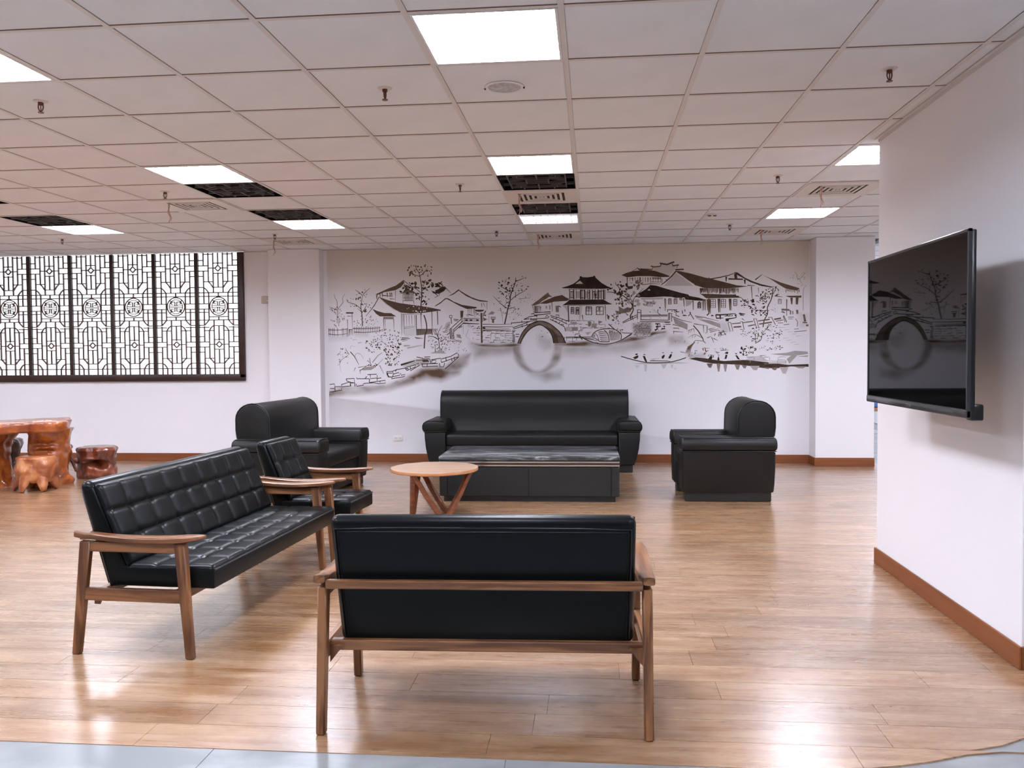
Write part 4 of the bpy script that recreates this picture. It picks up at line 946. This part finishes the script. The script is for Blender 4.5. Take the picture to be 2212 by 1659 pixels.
S(4,2.2,.88,(1085,292),(1000,390),(900,480),(815,545)); F(4,.22,(1080,330),(1220,420),(1400,560),(860,560),(960,450)); S(4,1.3,.85,(1690,430),(1660,408)); 
F(4,1,(340,762),(420,690),(540,620),(620,544),(720,555),(900,610),(1150,680),(1300,715),(1320,740),(1480,770),(1622,810),(1600,832),(1430,822),(1250,807),(1230,767),(1080,777),(1000,757),(860,752),(600,767)); F(4,.04,(568,642),(600,614),(624,642))
F(4,.8,(1520,708),(1620,716),(2157,714),(2157,772),(1650,786))
r4 = random.Random(5)
for x in range(1515, 2157, 24): S(4,r4.uniform(.8,2.6),r4.uniform(.45,.85),(x,600),(x+r4.uniform(-4,4),r4.uniform(650,712)))
for k in range(8): F(4,.35,(1560+75*k,610),(1610+75*k,610),(1605+75*k,r4.uniform(660,700)),(1562+75*k,690))
for x in range(210, 840, 46): S(4,r4.uniform(.8,2),r4.uniform(.5,.8),(x,410),(x+r4.uniform(-3,3),r4.uniform(440,520)))
for b, ww in ((((205,410),(212,640)),1.5),(((430,400),(430,505)),1.1),(((620,410),(626,532)),1.2),(((830,430),(830,542)),1.1),(((640,490),(820,490)),1),(((470,540),(650,520),(800,525)),1.1),(((265,430),(312,430)),1),(((265,510),(312,505)),1),(((905,440),(910,470)),1.4)): S(4,ww,.75,*b)
F(4,.8,(215,572),(310,560),(302,610),(220,622)); F(4,.45,(650,405),(820,405),(800,440),(660,440))
for b, ww in ((((880,782),(886,1012)),1.6),(((900,790),(900,960)),.9),(((1218,780),(1226,932)),1.8),(((1385,822),(1390,992)),1.7),(((1550,840),(1555,1010)),1)): S(4,ww,.72,*b)
for x0, x1, y0, y1 in ((948,990,790,888),(1048,1096,792,880),(1150,1190,775,810)): RC(4,x0,x1,y0,y1,1.5,.65,((x0+x1)/2,))
RC(4,570,662,850,920,1,.55,(616,),()); F(4,.28,(450,775),(860,768),(840,800),(460,810)); LV(4,(470,760,800,930),16,3,7,.42,55,.5); F(4,.3,(1250,812),(1380,832),(1340,900),(1260,930)); RC(4,1475,1520,860,960,1.8,.95,(1498,),(895,930)); F(4,.7,(1480,835),(1530,840),(1500,856))
for x in (1570,1600,1640,1660,1690): S(4,2.2,.6,(x,800),(x+6,1000 if x < 1650 else 1060))
for b in (((440,1085),(930,1080)),((440,1106),(930,1100)),((440,1166),(940,1176)),((430,1196),(980,1207)),((390,990),(452,990),(452,1162)),((390,990),(390,1162)),((390,1040),(450,1040)),((945,1050),(1002,1050),(1002,1202)),((945,1050),(945,1182)),((965,1050),(965,1180)),((380,1080),(250,1140),(120,1212)),((385,1112),(130,1226)),((880,1215),(970,1215)),((890,1250),(985,1248)),((920,990),(1100,990)),((930,1000),(930,1030)),((1080,1040),(1080,1090),(1140,1110)),((1140,1020),(1090,1030)),((1200,1090),(1270,1090)),((1240,980),(1240,1020)),((1300,1100),(1340,1060)),((1340,1060),(1400,1160)),((1190,1000),(1200,1060)),((800,960),(780,940)),((760,980),(750,1040),(800,1080))): S(4,1.15,.85,*b,taper=False)
S(4,2.4,.95,(1330,1030),(1340,1058)); S(4,2.2,.9,(790,940),(800,970)); S(4,2.2,.9,(1210,1088),(1270,1092)); LV(4,(600,720,980,1060),8,1,2,.8,56); LV(4,(480,840,1110,1150),10,1,2.4,.6,57,.3); LV(4,(1000,1100,990,1040),6,2,5,.75,58,.4)
BR(4,320,640,1225,1470,7,70,.75,59,.85); S(4,2,.9,(710,1240),(790,1240),(790,1270)); S(4,2.4,.95,(720,1290),(810,1285)); S(4,3,1,(700,1355),(760,1330)); S(4,2.6,1,(820,1330),(890,1330)); S(4,2,.95,(740,1300),(740,1350)); S(4,2,.95,(850,1290),(880,1280),(870,1320)); LV(4,(700,910,1230,1370),10,1.5,3.5,.95,60,.5)
F(4,.4,(1030,1130),(1200,1200),(1290,1250),(1285,1350),(1200,1310),(1060,1240)); F(4,.38,(1460,1150),(1700,1180),(1870,1240),(1882,1320),(1650,1230)); F(4,.2,(1040,1480),(1180,1460),(1220,1500),(1180,1530),(1060,1520))
for b in (((1010,1110),(1200,1182),(1370,1216)),((1420,1100),(1570,1122),(1842,1190)),((1440,1130),(1560,1140)),((1020,1250),(1200,1300)),((1030,1315),(1140,1320),(1130,1350)),((1030,1375),(1210,1390)),((1040,1375),(1040,1420)),((1400,1240),(1640,1275)),((1570,1270),(1580,1400)),((1640,1280),(1635,1400),(1600,1410)),((1660,1340),(1780,1310)),((1690,1390),(1850,1350)),((1680,1360),(1840,1330)),((1840,1400),(1990,1380)),((1840,1430),(1950,1440)),((1640,1490),(1710,1465)),((1720,1480),(1760,1580)),((1750,1500),(1830,1540))): S(4,1.2,.68,*b)
S(4,1.7,.8,(1390,1270),(1480,1370),(1560,1500),(1572,1550),(1615,1590))
for b in (((1560,1500),(1450,1440),(1380,1440),(1290,1495)),((1560,1552),(1430,1540),(1370,1620),(1290,1652)),((1400,1330),(1350,1340),(1280,1370)),((1400,1330),(1412,1390)),((1360,1345),(1340,1400)),((1320,1355),(1300,1420)),((1480,1560),(1470,1600)),((1380,1450),(1370,1500)),((1430,1450),(1410,1490)),((1240,1540),(1230,1590)),((1060,1540),(1080,1580))): S(4,.9,.55,*b,curve=len(b)>2)
F(5,.8,(0,380),(200,430),(290,436),(450,490),(700,545),(962,566),(780,592),(600,602),(200,602),(0,545)); F(5,.8,(108,700),(450,710),(790,738),(824,772),(650,776),(210,782))
S(5,1.8,.85,(290,436),(450,410),(620,370),(725,328)); F(5,.9,(715,312),(775,320),(900,410),(1050,480),(1200,530),(1402,576),(1390,592),(1200,562),(1000,492),(860,412),(740,352)); S(5,2.2,.9,(610,436),(870,442),taper=False); S(5,4.4,.9,(735,340),(745,432),taper=False); S(5,3.2,.85,(902,445),(906,525)); S(5,2.8,.8,(570,395),(568,485)); S(5,1.5,.7,(950,552),(1085,556)); S(5,2.2,.8,(1150,545),(1180,540))
S(5,1.8,.85,(1090,452),(1210,360)); F(5,.7,(1205,356),(1350,420),(1550,500),(1890,604),(1835,642),(1640,612),(1520,542),(1400,462),(1350,432)); S(5,1.4,.8,(1020,570),(1040,825)); S(5,1,.6,(1145,590),(1155,700)); LV(5,(1010,1070,800,860),5,3,6,.95,61,.6)
for x in range(110, 800, 24): S(5,r4.uniform(.8,2.4),r4.uniform(.4,.8),(x,605),(x+r4.uniform(-4,4),r4.uniform(650,712)))
for x in range(1640, 1890, 26): S(5,r4.uniform(.8,1.8),.6,(x,625),(x+2,r4.uniform(650,710)))
F(5,.65,(1630,738),(1920,734),(1915,772),(1700,766)); S(5,4.0,.68,(1740,770),(1745,890)); F(5,.72,(1815,770),(1868,770),(1855,892),(1818,890)); S(5,1.6,.6,(1655,800),(1655,1095)); S(5,1.5,.6,(1440,740),(1580,760)); RC(5,1505,1555,800,880,1.4,.5,(1530,))
for x, ww in ((258,3),(275,1.2),(432,3.4),(458,1.4),(632,3.4),(655,1.4)): S(5,ww,.72,(x,790),(x+8,1035 if x < 600 else 1000))
for x0, x1, y1 in ((292,376,950),(482,556,950),(702,760,910)): RC(5,x0,x1,800,y1,1.3,.6,((x0+x1)/2,),(840,880,915))
for b, ww in ((((380,1080),(480,1078),(740,1058)),2.4),(((390,1140),(520,1136)),2.2),(((560,1160),(750,1130)),2.4),(((385,1080),(390,1140)),2),(((460,1080),(465,1160)),3),(((740,1070),(750,1130)),2.4),(((540,1100),(690,1098)),1.4),(((800,1055),(910,1065)),2.4),(((820,1080),(890,1085)),2.2),(((225,1090),(270,1045)),2.2),(((300,1090),(345,1095)),2.6),(((850,1145),(900,1180)),1.2)): S(5,ww,.92,*b)
F(5,1,(555,1150),(622,1148),(612,1196),(560,1192)); LV(5,(510,740,1060,1110),10,2,4,.9,62,.4)
S(5,1.6,.75,(1230,1300),(1250,1180),(1310,1060),(1310,940),(1370,820),(1400,700),(1410,600),curve=True,taper=False)
for b in (((1290,1005),(1080,990),(960,910),(880,920)),((1290,870),(1210,790),(1180,700)),((820,760),(940,850)),((1400,720),(1450,640),(1480,560)),((1090,1590),(1190,1530),(1230,1400),(1380,1240)),((1100,1580),(1080,1340))): S(5,1,.7,*b,curve=len(b)>2)
LV(5,(810,1010,780,950),20,2.4,5,.92,63,.4); LV(5,(980,1120,860,1090),20,2.4,5.4,.95,64,.4); LV(5,(1100,1310,660,880),30,2.2,5,.9,65,.4); LV(5,(1170,1300,920,1120),18,2.4,5.4,.92,66,.4); LV(5,(1250,1520,560,820),36,2,4.6,.75,67,.4); LV(5,(1310,1500,890,1040),14,1.2,2.6,.4,68,.4); LV(5,(950,1250,1290,1560),46,1.6,3.6,.72,69,.45); LV(5,(1220,1570,1250,1600),56,1.6,3.6,.72,70,.45); LV(5,(800,960,1350,1480),12,1.6,3.4,.5,71,.5); LV(5,(350,600,1360,1480),18,2,5,.5,72,.4)
for b, ww in ((((600,1215),(650,1215),(692,1372),(640,1372),(600,1215)),1.1),(((670,1240),(830,1225)),1.6),(((700,1300),(840,1290)),2.4),(((820,1200),(860,1200),(892,1342),(822,1342)),1.2),(((870,1220),(1050,1195)),1.5),(((960,1280),(1090,1255)),1.8),(((1060,1150),(1112,1150),(1152,1310),(1110,1302),(1060,1150)),1.1),(((1140,1190),(1350,1160)),2),(((1160,1245),(1390,1210)),2.2),(((1320,1130),(1382,1120),(1450,1255)),1.2),(((1430,1160),(1552,1140)),2.6),(((1460,1195),(1590,1170)),1.2),(((1600,1090),(1652,1212)),1.4),(((1590,1100),(1620,1210)),1),(((1790,1382),(2010,1362)),1),(((1790,1336),(1870,1330)),.9),(((1600,1257),(1700,1246)),1),(((1490,1225),(1590,1222)),.9),(((1680,1120),(1780,1118)),1),(((1680,1150),(1760,1150)),.8),(((1560,985),(1700,992)),3),(((1560,1020),(1620,1040)),2),(((1722,1000),(1722,1072)),2),(((1660,1000),(1720,1000)),1.4),(((1762,1010),(1765,1070)),1.4),(((1840,990),(1846,1062)),3.4),(((1960,1070),(1985,1200)),3.2),(((1940,1215),(2020,1220)),2),(((1810,1150),(1850,1200),(1840,1290)),1),(((2000,1270),(2045,1265)),3)): S(5,ww,.55,*b,taper=False)
for i in range(9): S(5,.8,.26,(1540+60*(i%5)+i*9,1310+38*i),(1640+60*(i%5)+i*9,1300+38*i))
for b in (((1950,1000),(1950,660),(1970,590),(2010,540)),((1890,430),(1850,430),(1830,350),(1790,300)),((1900,430),(1950,370),(2000,320)),((1880,430),(1900,480),(1960,560))): S(5,1,.36,*b,curve=True)
LV(5,(1720,2040,300,560),26,1.2,3,.3,73,.4)
# ---- boats with cormorants and the right bank
S(7,1.5,.85,(60,410),(200,450),(360,480),(570,478),(690,455),(782,424),curve=True,taper=False); S(7,1.2,.8,(380,460),(580,462),(605,470)); S(7,.8,.4,(390,440),(450,460)); S(7,.8,.4,(410,440),(490,435))
for q in (((190,424),(228,406),(250,398),(252,418),(240,432),(214,442)),((214,384),(246,378),(242,394),(224,398)),((300,405),(325,408),(342,450),(356,496),(320,456)),((303,388),(330,386),(322,400)),((513,410),(538,390),(547,404),(530,436),(510,434)),((513,365),(540,368),(526,377)),((583,432),(604,390),(622,380),(624,402),(606,434)),((613,361),(632,366),(622,378)),
          ((1026,440),(1056,402),(1076,412),(1068,444)),((1044,390),(1086,398),(1060,404)),((1128,446),(1142,404),(1156,450),(1140,458)),((1134,392),(1156,396),(1146,404)),((1208,442),(1222,390),(1242,395),(1232,436)),((1208,376),(1232,358),(1254,364),(1244,386)),((1328,396),(1350,400),(1382,446),(1354,442)),((1322,374),(1348,376),(1342,390))): F(7,1,*q)
F(7,.24,(185,492),(360,478),(700,475),(830,485),(600,492),(300,497))
for x0, x1, y0, y1, tn in ((215,270,510,540,.12),(315,350,500,580,.18),(500,570,495,545,.2),(610,640,500,540,.15),(640,680,540,555,.1)): F(7,tn,(x0,y0),(x1,y0),((x0+x1)/2+8,y1),((x0+x1)/2-8,y1))
F(7,.88,(815,436),(890,422),(1000,432),(1050,442),(1200,462),(1420,450),(1500,455),(1680,475),(1920,505),(2142,495),(2145,526),(1950,522),(1800,542),(1650,542),(1480,516),(1350,502),(1100,492),(980,476))
for x0, x1, y0, y1, tn in ((1010,1080,490,540,.55),(1120,1165,490,582,.5),(1195,1240,495,582,.45),(1320,1385,500,560,.5),(1400,1460,510,545,.5),(1490,1600,515,565,.35),(1640,1720,535,552,.5),(1725,1800,535,565,.55),(1820,1920,530,605,.3),(1980,2120,522,545,.4)): F(7,tn,(x0,y0),(x1,y0),(x1-(x1-x0)*.3,y1),(x0+(x1-x0)*.35,y1-4))
BR(7,1450,1900,420,490,2,90,.45,75,.6); F(7,.36,(1720,385),(1900,370),(1990,348),(2132,358),(2140,382),(2000,402),(1880,402)); F(7,.36,(1900,440),(1980,380),(2015,402),(1930,492)); F(7,.36,(2010,412),(2142,398),(2132,416)); F(7,.22,(1440,450),(1500,410),(1620,405),(1700,470)); F(7,.2,(1700,470),(1890,460),(1900,492),(1700,490))
LV(7,(1370,1570,295,405),36,2,5,.8,76,.45); LV(7,(1590,1890,290,345),26,1.6,3.6,.6,77,.4); LV(7,(880,1260,315,420),24,2,6,.5,78,.3); LV(7,(780,900,320,420),10,2,6,.35,79,.3); S(7,1,.6,(720,360),(790,375)); S(7,1,.7,(980,320),(1040,320)); S(7,1.2,.7,(1165,342),(1255,340)); S(7,1,.6,(1600,405),(1670,400))
for i in range(7): S(7,1.0,.6,(880-12*i,250+8*i),(840-9*i,310+6*i),(825-8*i,395-4*i),curve=True)

def ink_material():
    m = bpy.data.materials.new('mural_ink'); m.use_nodes = True; nt = m.node_tree; b = nt.nodes['Principled BSDF']; N = nt.nodes.new; L = nt.links.new
    b.inputs['Roughness'].default_value = .7; b.inputs['Specular IOR Level'].default_value = .25
    at = N('ShaderNodeAttribute'); at.attribute_name = 'tone'; g = N('ShaderNodeNewGeometry'); sx = N('ShaderNodeSeparateXYZ'); L(g.outputs['Position'], sx.inputs[0])
    n = N('ShaderNodeTexNoise'); n.inputs['Scale'].default_value = 16; n.inputs['Detail'].default_value = 5; L(g.outputs['Position'], n.inputs['Vector'])
    k = N('ShaderNodeMapRange'); k.inputs[3].default_value = .82; k.inputs[4].default_value = 1.16; L(n.outputs[0], k.inputs[0])
    mu = N('ShaderNodeMath'); mu.operation = 'MULTIPLY'; mu.use_clamp = True; L(at.outputs['Fac'], mu.inputs[0]); L(k.outputs[0], mu.inputs[1])
    # printed sky wash: taupe at the top of the picture, running out towards the water
    zr = N('ShaderNodeMapRange'); zr.interpolation_type = 'SMOOTHSTEP'; zr.inputs[1].default_value = 1.75; zr.inputs[2].default_value = 2.75; L(sx.outputs[2], zr.inputs[0])
    pp = N('ShaderNodeMix'); pp.data_type = 'RGBA'; pp.inputs[6].default_value = (.84,.83,.87,1); pp.inputs[7].default_value = (.64,.57,.48,1); L(zr.outputs[0], pp.inputs[0])
    cr = N('ShaderNodeValToRGB'); L(mu.outputs[0], cr.inputs[0]); e = cr.color_ramp.elements
    e[0].position = 0; e[0].color = (0,0,0,1); e[1].position = 1; e[1].color = (1,1,1,1)
    ik = N('ShaderNodeMix'); ik.data_type = 'RGBA'; ik.inputs[6].default_value = (.13,.078,.045,1); ik.inputs[7].default_value = (.016,.0075,.004,1)
    r2 = N('ShaderNodeMapRange'); r2.inputs[1].default_value = .55; r2.inputs[2].default_value = 1.0; L(mu.outputs[0], r2.inputs[0]); L(r2.outputs[0], ik.inputs[0])
    r3 = N('ShaderNodeMapRange'); r3.inputs[1].default_value = 0; r3.inputs[2].default_value = .58; L(mu.outputs[0], r3.inputs[0])
    mx = N('ShaderNodeMix'); mx.data_type = 'RGBA'; L(r3.outputs[0], mx.inputs[0]); L(pp.outputs[2], mx.inputs[6]); L(ik.outputs[2], mx.inputs[7]); L(mx.outputs[2], b.inputs['Base Color'])
    return m
M['ink'] = ink_material()
def ink_obj(name, ink):
    me = bpy.data.meshes.new(name); me.from_pydata(ink.v, [], ink.f); me.materials.append(M['ink'])
    a = me.attributes.new('tone', 'FLOAT', 'FACE'); a.data.foreach_set('value', np.array(ink.t, dtype=np.float32))
    o = link(name, me, mural); o['kind'] = 'stuff'; return o
# paper with soft washes
NX, NZ = 420, 132
gxs = np.linspace(MX0, MX1, NX+1); gzs = np.linspace(MZ0, MZ1, NZ+1); PX, PZ = np.meshgrid(gxs, gzs); wash = np.zeros_like(PX)
def WASH(k, tone, feather, *pts):
    P = np.array([wallpt(k, *p) for p in pts]); n = len(P); inside = np.zeros(PX.shape, bool); dist = np.full(PX.shape, 9.0)
    for i in range(n):
        a, b = P[i], P[(i+1) % n]
        c = ((a[1] > PZ) != (b[1] > PZ)); xi = (b[0]-a[0])*(PZ-a[1])/((b[1]-a[1]) if abs(b[1]-a[1]) > 1e-9 else 1e-9) + a[0]; inside ^= c & (PX < xi)
        e = b-a; t = np.clip(((PX-a[0])*e[0] + (PZ-a[1])*e[1])/(e@e + 1e-12), 0, 1); dist = np.minimum(dist, np.hypot(PX-a[0]-t*e[0], PZ-a[1]-t*e[1]))
    sd = np.where(inside, dist, -dist); f = np.clip(sd/feather*.5 + .5, 0, 1); f = f*f*(3-2*f); np.maximum(wash, f*tone, out=wash)
WASH(6,.46,.05,(40,955),(250,885),(430,878),(640,862),(870,862),(1180,740),(1300,640),(1500,590),(1700,600),(1880,460),(2060,415),(2010,560),(1880,690),(1650,770),(1450,765),(1250,830),(900,930),(500,985),(250,1005),(40,1040))
WASH(6,.74,.06,(1180,745),(1350,640),(1620,600),(1720,640),(1910,650),(1900,690),(1750,745),(1640,790),(1450,765),(1250,800)); WASH(6,.62,.03,(80,960),(250,890),(430,885),(860,862),(860,880),(500,915),(250,930),(80,990)); WASH(6,.6,.03,(870,870),(1020,800),(1100,800),(960,860)); WASH(6,.3,.03,(1120,560),(1290,500),(1480,480),(1500,560),(1360,600),(1120,600))
WASH(2,.72,.022,(640,1495),(800,1520),(1150,1530),(1530,1505),(1530,1560),(1100,1580),(780,1560)); WASH(8,.36,.08,(1340,830),(1780,830),(1760,900),(1500,930),(1380,960))
ring = [(1930+225*cos(a), 850+245*sin(a)) for a in np.linspace(-.05, pi+.05, 22)] + [(1928+148*cos(a), 850+222*sin(a)) for a in np.linspace(pi+.05, -.05, 22)]
WASH(8,.50,.035,*ring); WASH(8,.30,.05,(1850,1080),(2150,1060),(2140,1130),(2000,1165),(1880,1120)); WASH(8,.26,.05,(1935,760),(1960,750),(2065,800),(2060,870),(1990,890),(1940,850))
WASH(3,.62,.022,(560,1492),(760,1500),(1150,1468),(1420,1530),(1650,1512),(1960,1390),(2157,1390),(2157,1430),(1850,1470),(1500,1570),(900,1560),(560,1560)); WASH(3,.34,.09,(560,1540),(900,1540),(1500,1540),(2157,1420),(2200,1530),(1800,1640),(1100,1690),(560,1700))
WASH(4,.62,.02,(260,1470),(600,1480),(640,1390),(900,1370),(900,1400),(700,1430),(500,1520),(0,1610),(0,1570)); WASH(7,.30,.06,(0,250),(200,210),(400,190),(570,150),(560,190),(400,260),(330,330),(100,345),(0,330)); WASH(4,.34,.03,(300,1240),(640,1220),(640,1440),(320,1460)); WASH(4,.26,.05,(930,1460),(1200,1460),(1290,1600),(960,1630)); WASH(7,.2,.03,(780,390),(1000,370),(1000,440),(830,440))
WASH(1,.14,.06,(70,1380),(430,1390),(420,1430),(80,1440)); WASH(1,.16,.04,(530,1310),(800,1330),(780,1370),(560,1370)); WASH(5,.18,.04,(420,1200),(600,1210),(620,1370),(480,1360)); WASH(5,.14,.05,(1880,1050),(2040,1080),(2040,1300),(1900,1300))
wn = np.array([noise.noise(Vector((x*2.2, 0, z*5.5))) + .6*noise.noise(Vector((x*6.5, 3, z*13))) for x, z in zip(PX.ravel(), PZ.ravel())]).reshape(PX.shape)
wash *= np.clip(.80 + .55*wn, .15, 1.25)
vs_ = np.stack([PX.ravel(), np.full(PX.size, -.0008), PZ.ravel()], 1).tolist()
fs_ = [(j*(NX+1)+i, j*(NX+1)+i+1, (j+1)*(NX+1)+i+1, (j+1)*(NX+1)+i) for j in range(NZ) for i in range(NX)]
n0 = len(vs_); vs_ += [(MX0,-.0008,.10),(MX1,-.0008,.10)]; fs_.append((n0, n0+1) + tuple(range(NX, -1, -1)))
me = bpy.data.meshes.new('mural_paper'); me.from_pydata(vs_, [], fs_); me.materials.append(M['ink'])
a = me.attributes.new('tone', 'FLOAT', 'POINT'); a.data.foreach_set('value', np.concatenate([wash.ravel(), [0, 0]]).astype(np.float32))
tag(link('mural_paper', me, mural), 'printed paper with soft ink washes')
tag(ink_obj('ink_rooftops', ROOF), 'dark brushed rooftops'); tag(ink_obj('ink_stones', STONE), 'broken stone outlines of banks and quays'); tag(ink_obj('ink_lines', LINE), 'fine ink outlines of houses boats and fences'); tag(ink_obj('ink_leaves', LEAF), 'dabbed ink leaves')

# ================================================================== root-wood tea table and stools
def nz3(x, y, z, s=1.0, o=0): return noise.noise(Vector((x*s + o, y*s + o*1.7, z*s - o)))
def stump(prof, n=40, rows=34, amp=.14, scale=5, seed=0, squash=(1,1), ridge=.0, ridges=7, twist=0, pits=(), sub=0):
    """lofted trunk: prof = [(z, r)...] piecewise, surface carved by noise, ridges and pits (theta, z, dtheta, dz, depth)"""
    mb = MB(); vs = []; zs = [p[0] for p in prof]; rs = [p[1] for p in prof]; z0, z1 = zs[0], zs[-1]
    for j in range(rows+1):
        z = z0 + (z1-z0)*j/rows; r0 = float(np.interp(z, zs, rs))
        for i in range(n):
            a = 2*pi*i/n; aa = a + twist*(z-z0); ca, sa = cos(aa), sin(aa)
            k = 1 + amp*nz3(ca*1.2, sa*1.2, z*2.2, scale*.42, seed) + .45*amp*nz3(ca, sa, z*3, scale*1.1, seed+9) + ridge*abs(sin(ridges*aa/2 + 3*nz3(ca, sa, z, 2, seed)))
            for (pa, pz, da, dz, dep) in pits:
                d = (a-pa+pi) % (2*pi) - pi; e = (d/da)**2 + ((z-pz)/dz)**2
                if e < 4: k *= 1 - dep*math.exp(-e*e*1.1)
            r = r0*k
            vs.append((r*cos(a)*squash[0], r*sin(a)*squash[1], z))
    fs = [(j*n+i, j*n+(i+1)%n, (j+1)*n+(i+1)%n, (j+1)*n+i) for j in range(rows) for i in range(n)]
    fs += [tuple(range(n))[::-1], tuple(rows*n+i for i in range(n))]
    return mb.add(vs, fs)
tt = thing('root_tea_table', 'glossy orange root-wood tea table at the left edge', 'tea table', (-5.42, 8.30, 0))
Ld, Cd = Vector((-.72, -.69)), Vector((-.50, .866)); out = []
def edge_pts():
    L_, W_ = 1.55, .74; P = []
    for k in range(30): P.append((L_*k/29, 0, .05*noise.noise(Vector((k*.35, 1, 0)))))
    for k in range(1, 14): P.append((L_, W_*k/14, 0))
    for k in range(30): P.append((L_*(1-k/29), W_, .06*noise.noise(Vector((k*.4, 5, 0)))))
    for k in range(1, 14): P.append((.02*sin(k*.9), W_*(1-k/14), 0))
    return P
for l, c, w_ in edge_pts():
    q = Ld*l + Cd*(c + w_*(1 if c > .3 else -1)); out.append((q.x, q.y))
sl = MB().prism(out, 'z', .572, .676, .022, 3)
sl.v = [(x + (.022*noise.noise(Vector((x*7, y*7, z*26))) if z < .67 else 0), y + (.022*noise.noise(Vector((x*7, y*7, z*26+9))) if z < .67 else 0), z + (.018*noise.noise(Vector((x*5, y*5, 3))) if z < .62 else 0)) for x, y, z in sl.v]
sl.build('slab', M['root_orange'], tt, 50)
pits = [(R(-75),.44,.6,.030,.20),(R(-70),.36,.55,.024,.24),(R(-65),.285,.5,.020,.22),(R(-70),.21,.6,.022,.20),(R(-80),.10,.8,.024,.22)]
stump([(0,.20),(.05,.205),(.09,.17),(.16,.165),(.28,.185),(.42,.18),(.50,.185),(.585,.21)], 44, 40, .20, 5, 3, (1,1), .05, 5, .6, pits).xf(Matrix.Translation((-.31,.17,0))).build('trunk_leg', M['root_orange'], tt, 70)
stump([(0,.22),(.08,.20),(.25,.16),(.45,.17),(.585,.24)], 36, 26, .22, 5, 8, (1,1), .06, 5, .4).xf(Matrix.Translation((-.87,.05,0))).build('trunk_leg', M['root_orange'], tt, 70)
for p, r in (((-.27,.45,.524),.035),((-.26,.45,.362),.033)):
    stump([(-r,.006),(-r*.6,r*.8),(0,r),(r*.6,r*.8),(r,.006)], 14, 8, .15, 5, 2).xf(Matrix.Translation(p) @ Matrix.Rotation(R(60), 4, 'Y')).build('root_knot', M['root_red'], tt, 70)
MB().tube([(-.30,.40,.36),(-.31,.50,.254),(-.25,.49,.18),(-.193,.45,.095)], [.03,.022,.018,.012], 8).build('root_branch', M['root_red'], tt, 60)
st = thing('stump_stool', 'light orange stump stool with root feet in front of the tea table', 'stool', (-5.60, 8.08, 0))
stump([(.085,.15),(.12,.175),(.20,.185),(.28,.165),(.335,.158),(.342,.145)], 44, 26, .16, 6, 21, (1.08,.95), .07, 8, .3).build('seat_block', M['root_stump'], st, 70)
for a, ln in ((-100,.20),(-40,.21),(25,.18),(80,.17),(140,.18),(200,.215)):
    c, s_ = cos(R(a)), sin(R(a)); m = MB().tube([(.10*c,.10*s_,.22),(.14*c,.14*s_,.13),(ln*.88*c,ln*.88*s_,.055),(ln*c,ln*s_,.003)], [.075,.062,.042,.022], 10)
    m.v = [(x + .012*noise.noise(Vector((x*14,y*14,z*14))), y + .012*noise.noise(Vector((x*14+5,y*14,z*14))), max(0, z)) for x, y, z in m.v]; m.build('root_foot', M['root_stump'], st, 70)
st = thing('stump_stool', 'dark red root-wood stool with a hollow beside the tea table', 'stool', (-5.50, 8.98, 0))
stump([(0,.185),(.03,.20),(.10,.195),(.19,.190),(.26,.195),(.31,.205),(.335,.195),(.342,.17)], 80, 60, .15, 5, 33, (1,1), .03, 6, .5, [(R(-64),.170,.42,.036,.80),(R(-42),.150,.30,.040,.78),(R(-88),.185,.30,.026,.70)]).build('hollow_stump', M['root_red'], st, 70)
stump([(-.03,.01),(-.02,.028),(0,.034),(.02,.028),(.03,.01)], 12, 8, .1, 5, 4).xf(Matrix.Translation((-.185,-.10,.19)) @ Matrix.Rotation(R(70), 4, 'Y')).build('root_knot', M['root_red'], st, 70)
st = thing('stump_stool', 'nearly black root-wood stool behind the tea table', 'stool', (-6.70, 9.10, 0))
stump([(0,.21),(.05,.20),(.14,.15),(.26,.15),(.36,.175),(.405,.17),(.413,.15)], 44, 34, .22, 5, 47, (1,1), .06, 5, 1.2).build('twisted_stump', M['root_dark'], st, 70)
# low blue seat far down the passage at right
t = thing('bench_seat', 'tiny blue-topped wooden seat far away right of the right column', 'seat', (4.6, 15.2, 0))
MB().rbox(-.5,.5,-.2,.2,.30,.36,.01,1).build('seat_board', M['oak_edge'], t); MB().rbox(-.5,.5,-.2,.2,.36,.50,.03,2).build('cushion', M['blue'], t, 50)
for sx in (-.42,.42):
    for sy in (-.14,.14): MB().rbox(sx-.025,sx+.025,sy-.025,sy+.025,0,.30,.004,1).build('leg', M['oak_edge'], t)
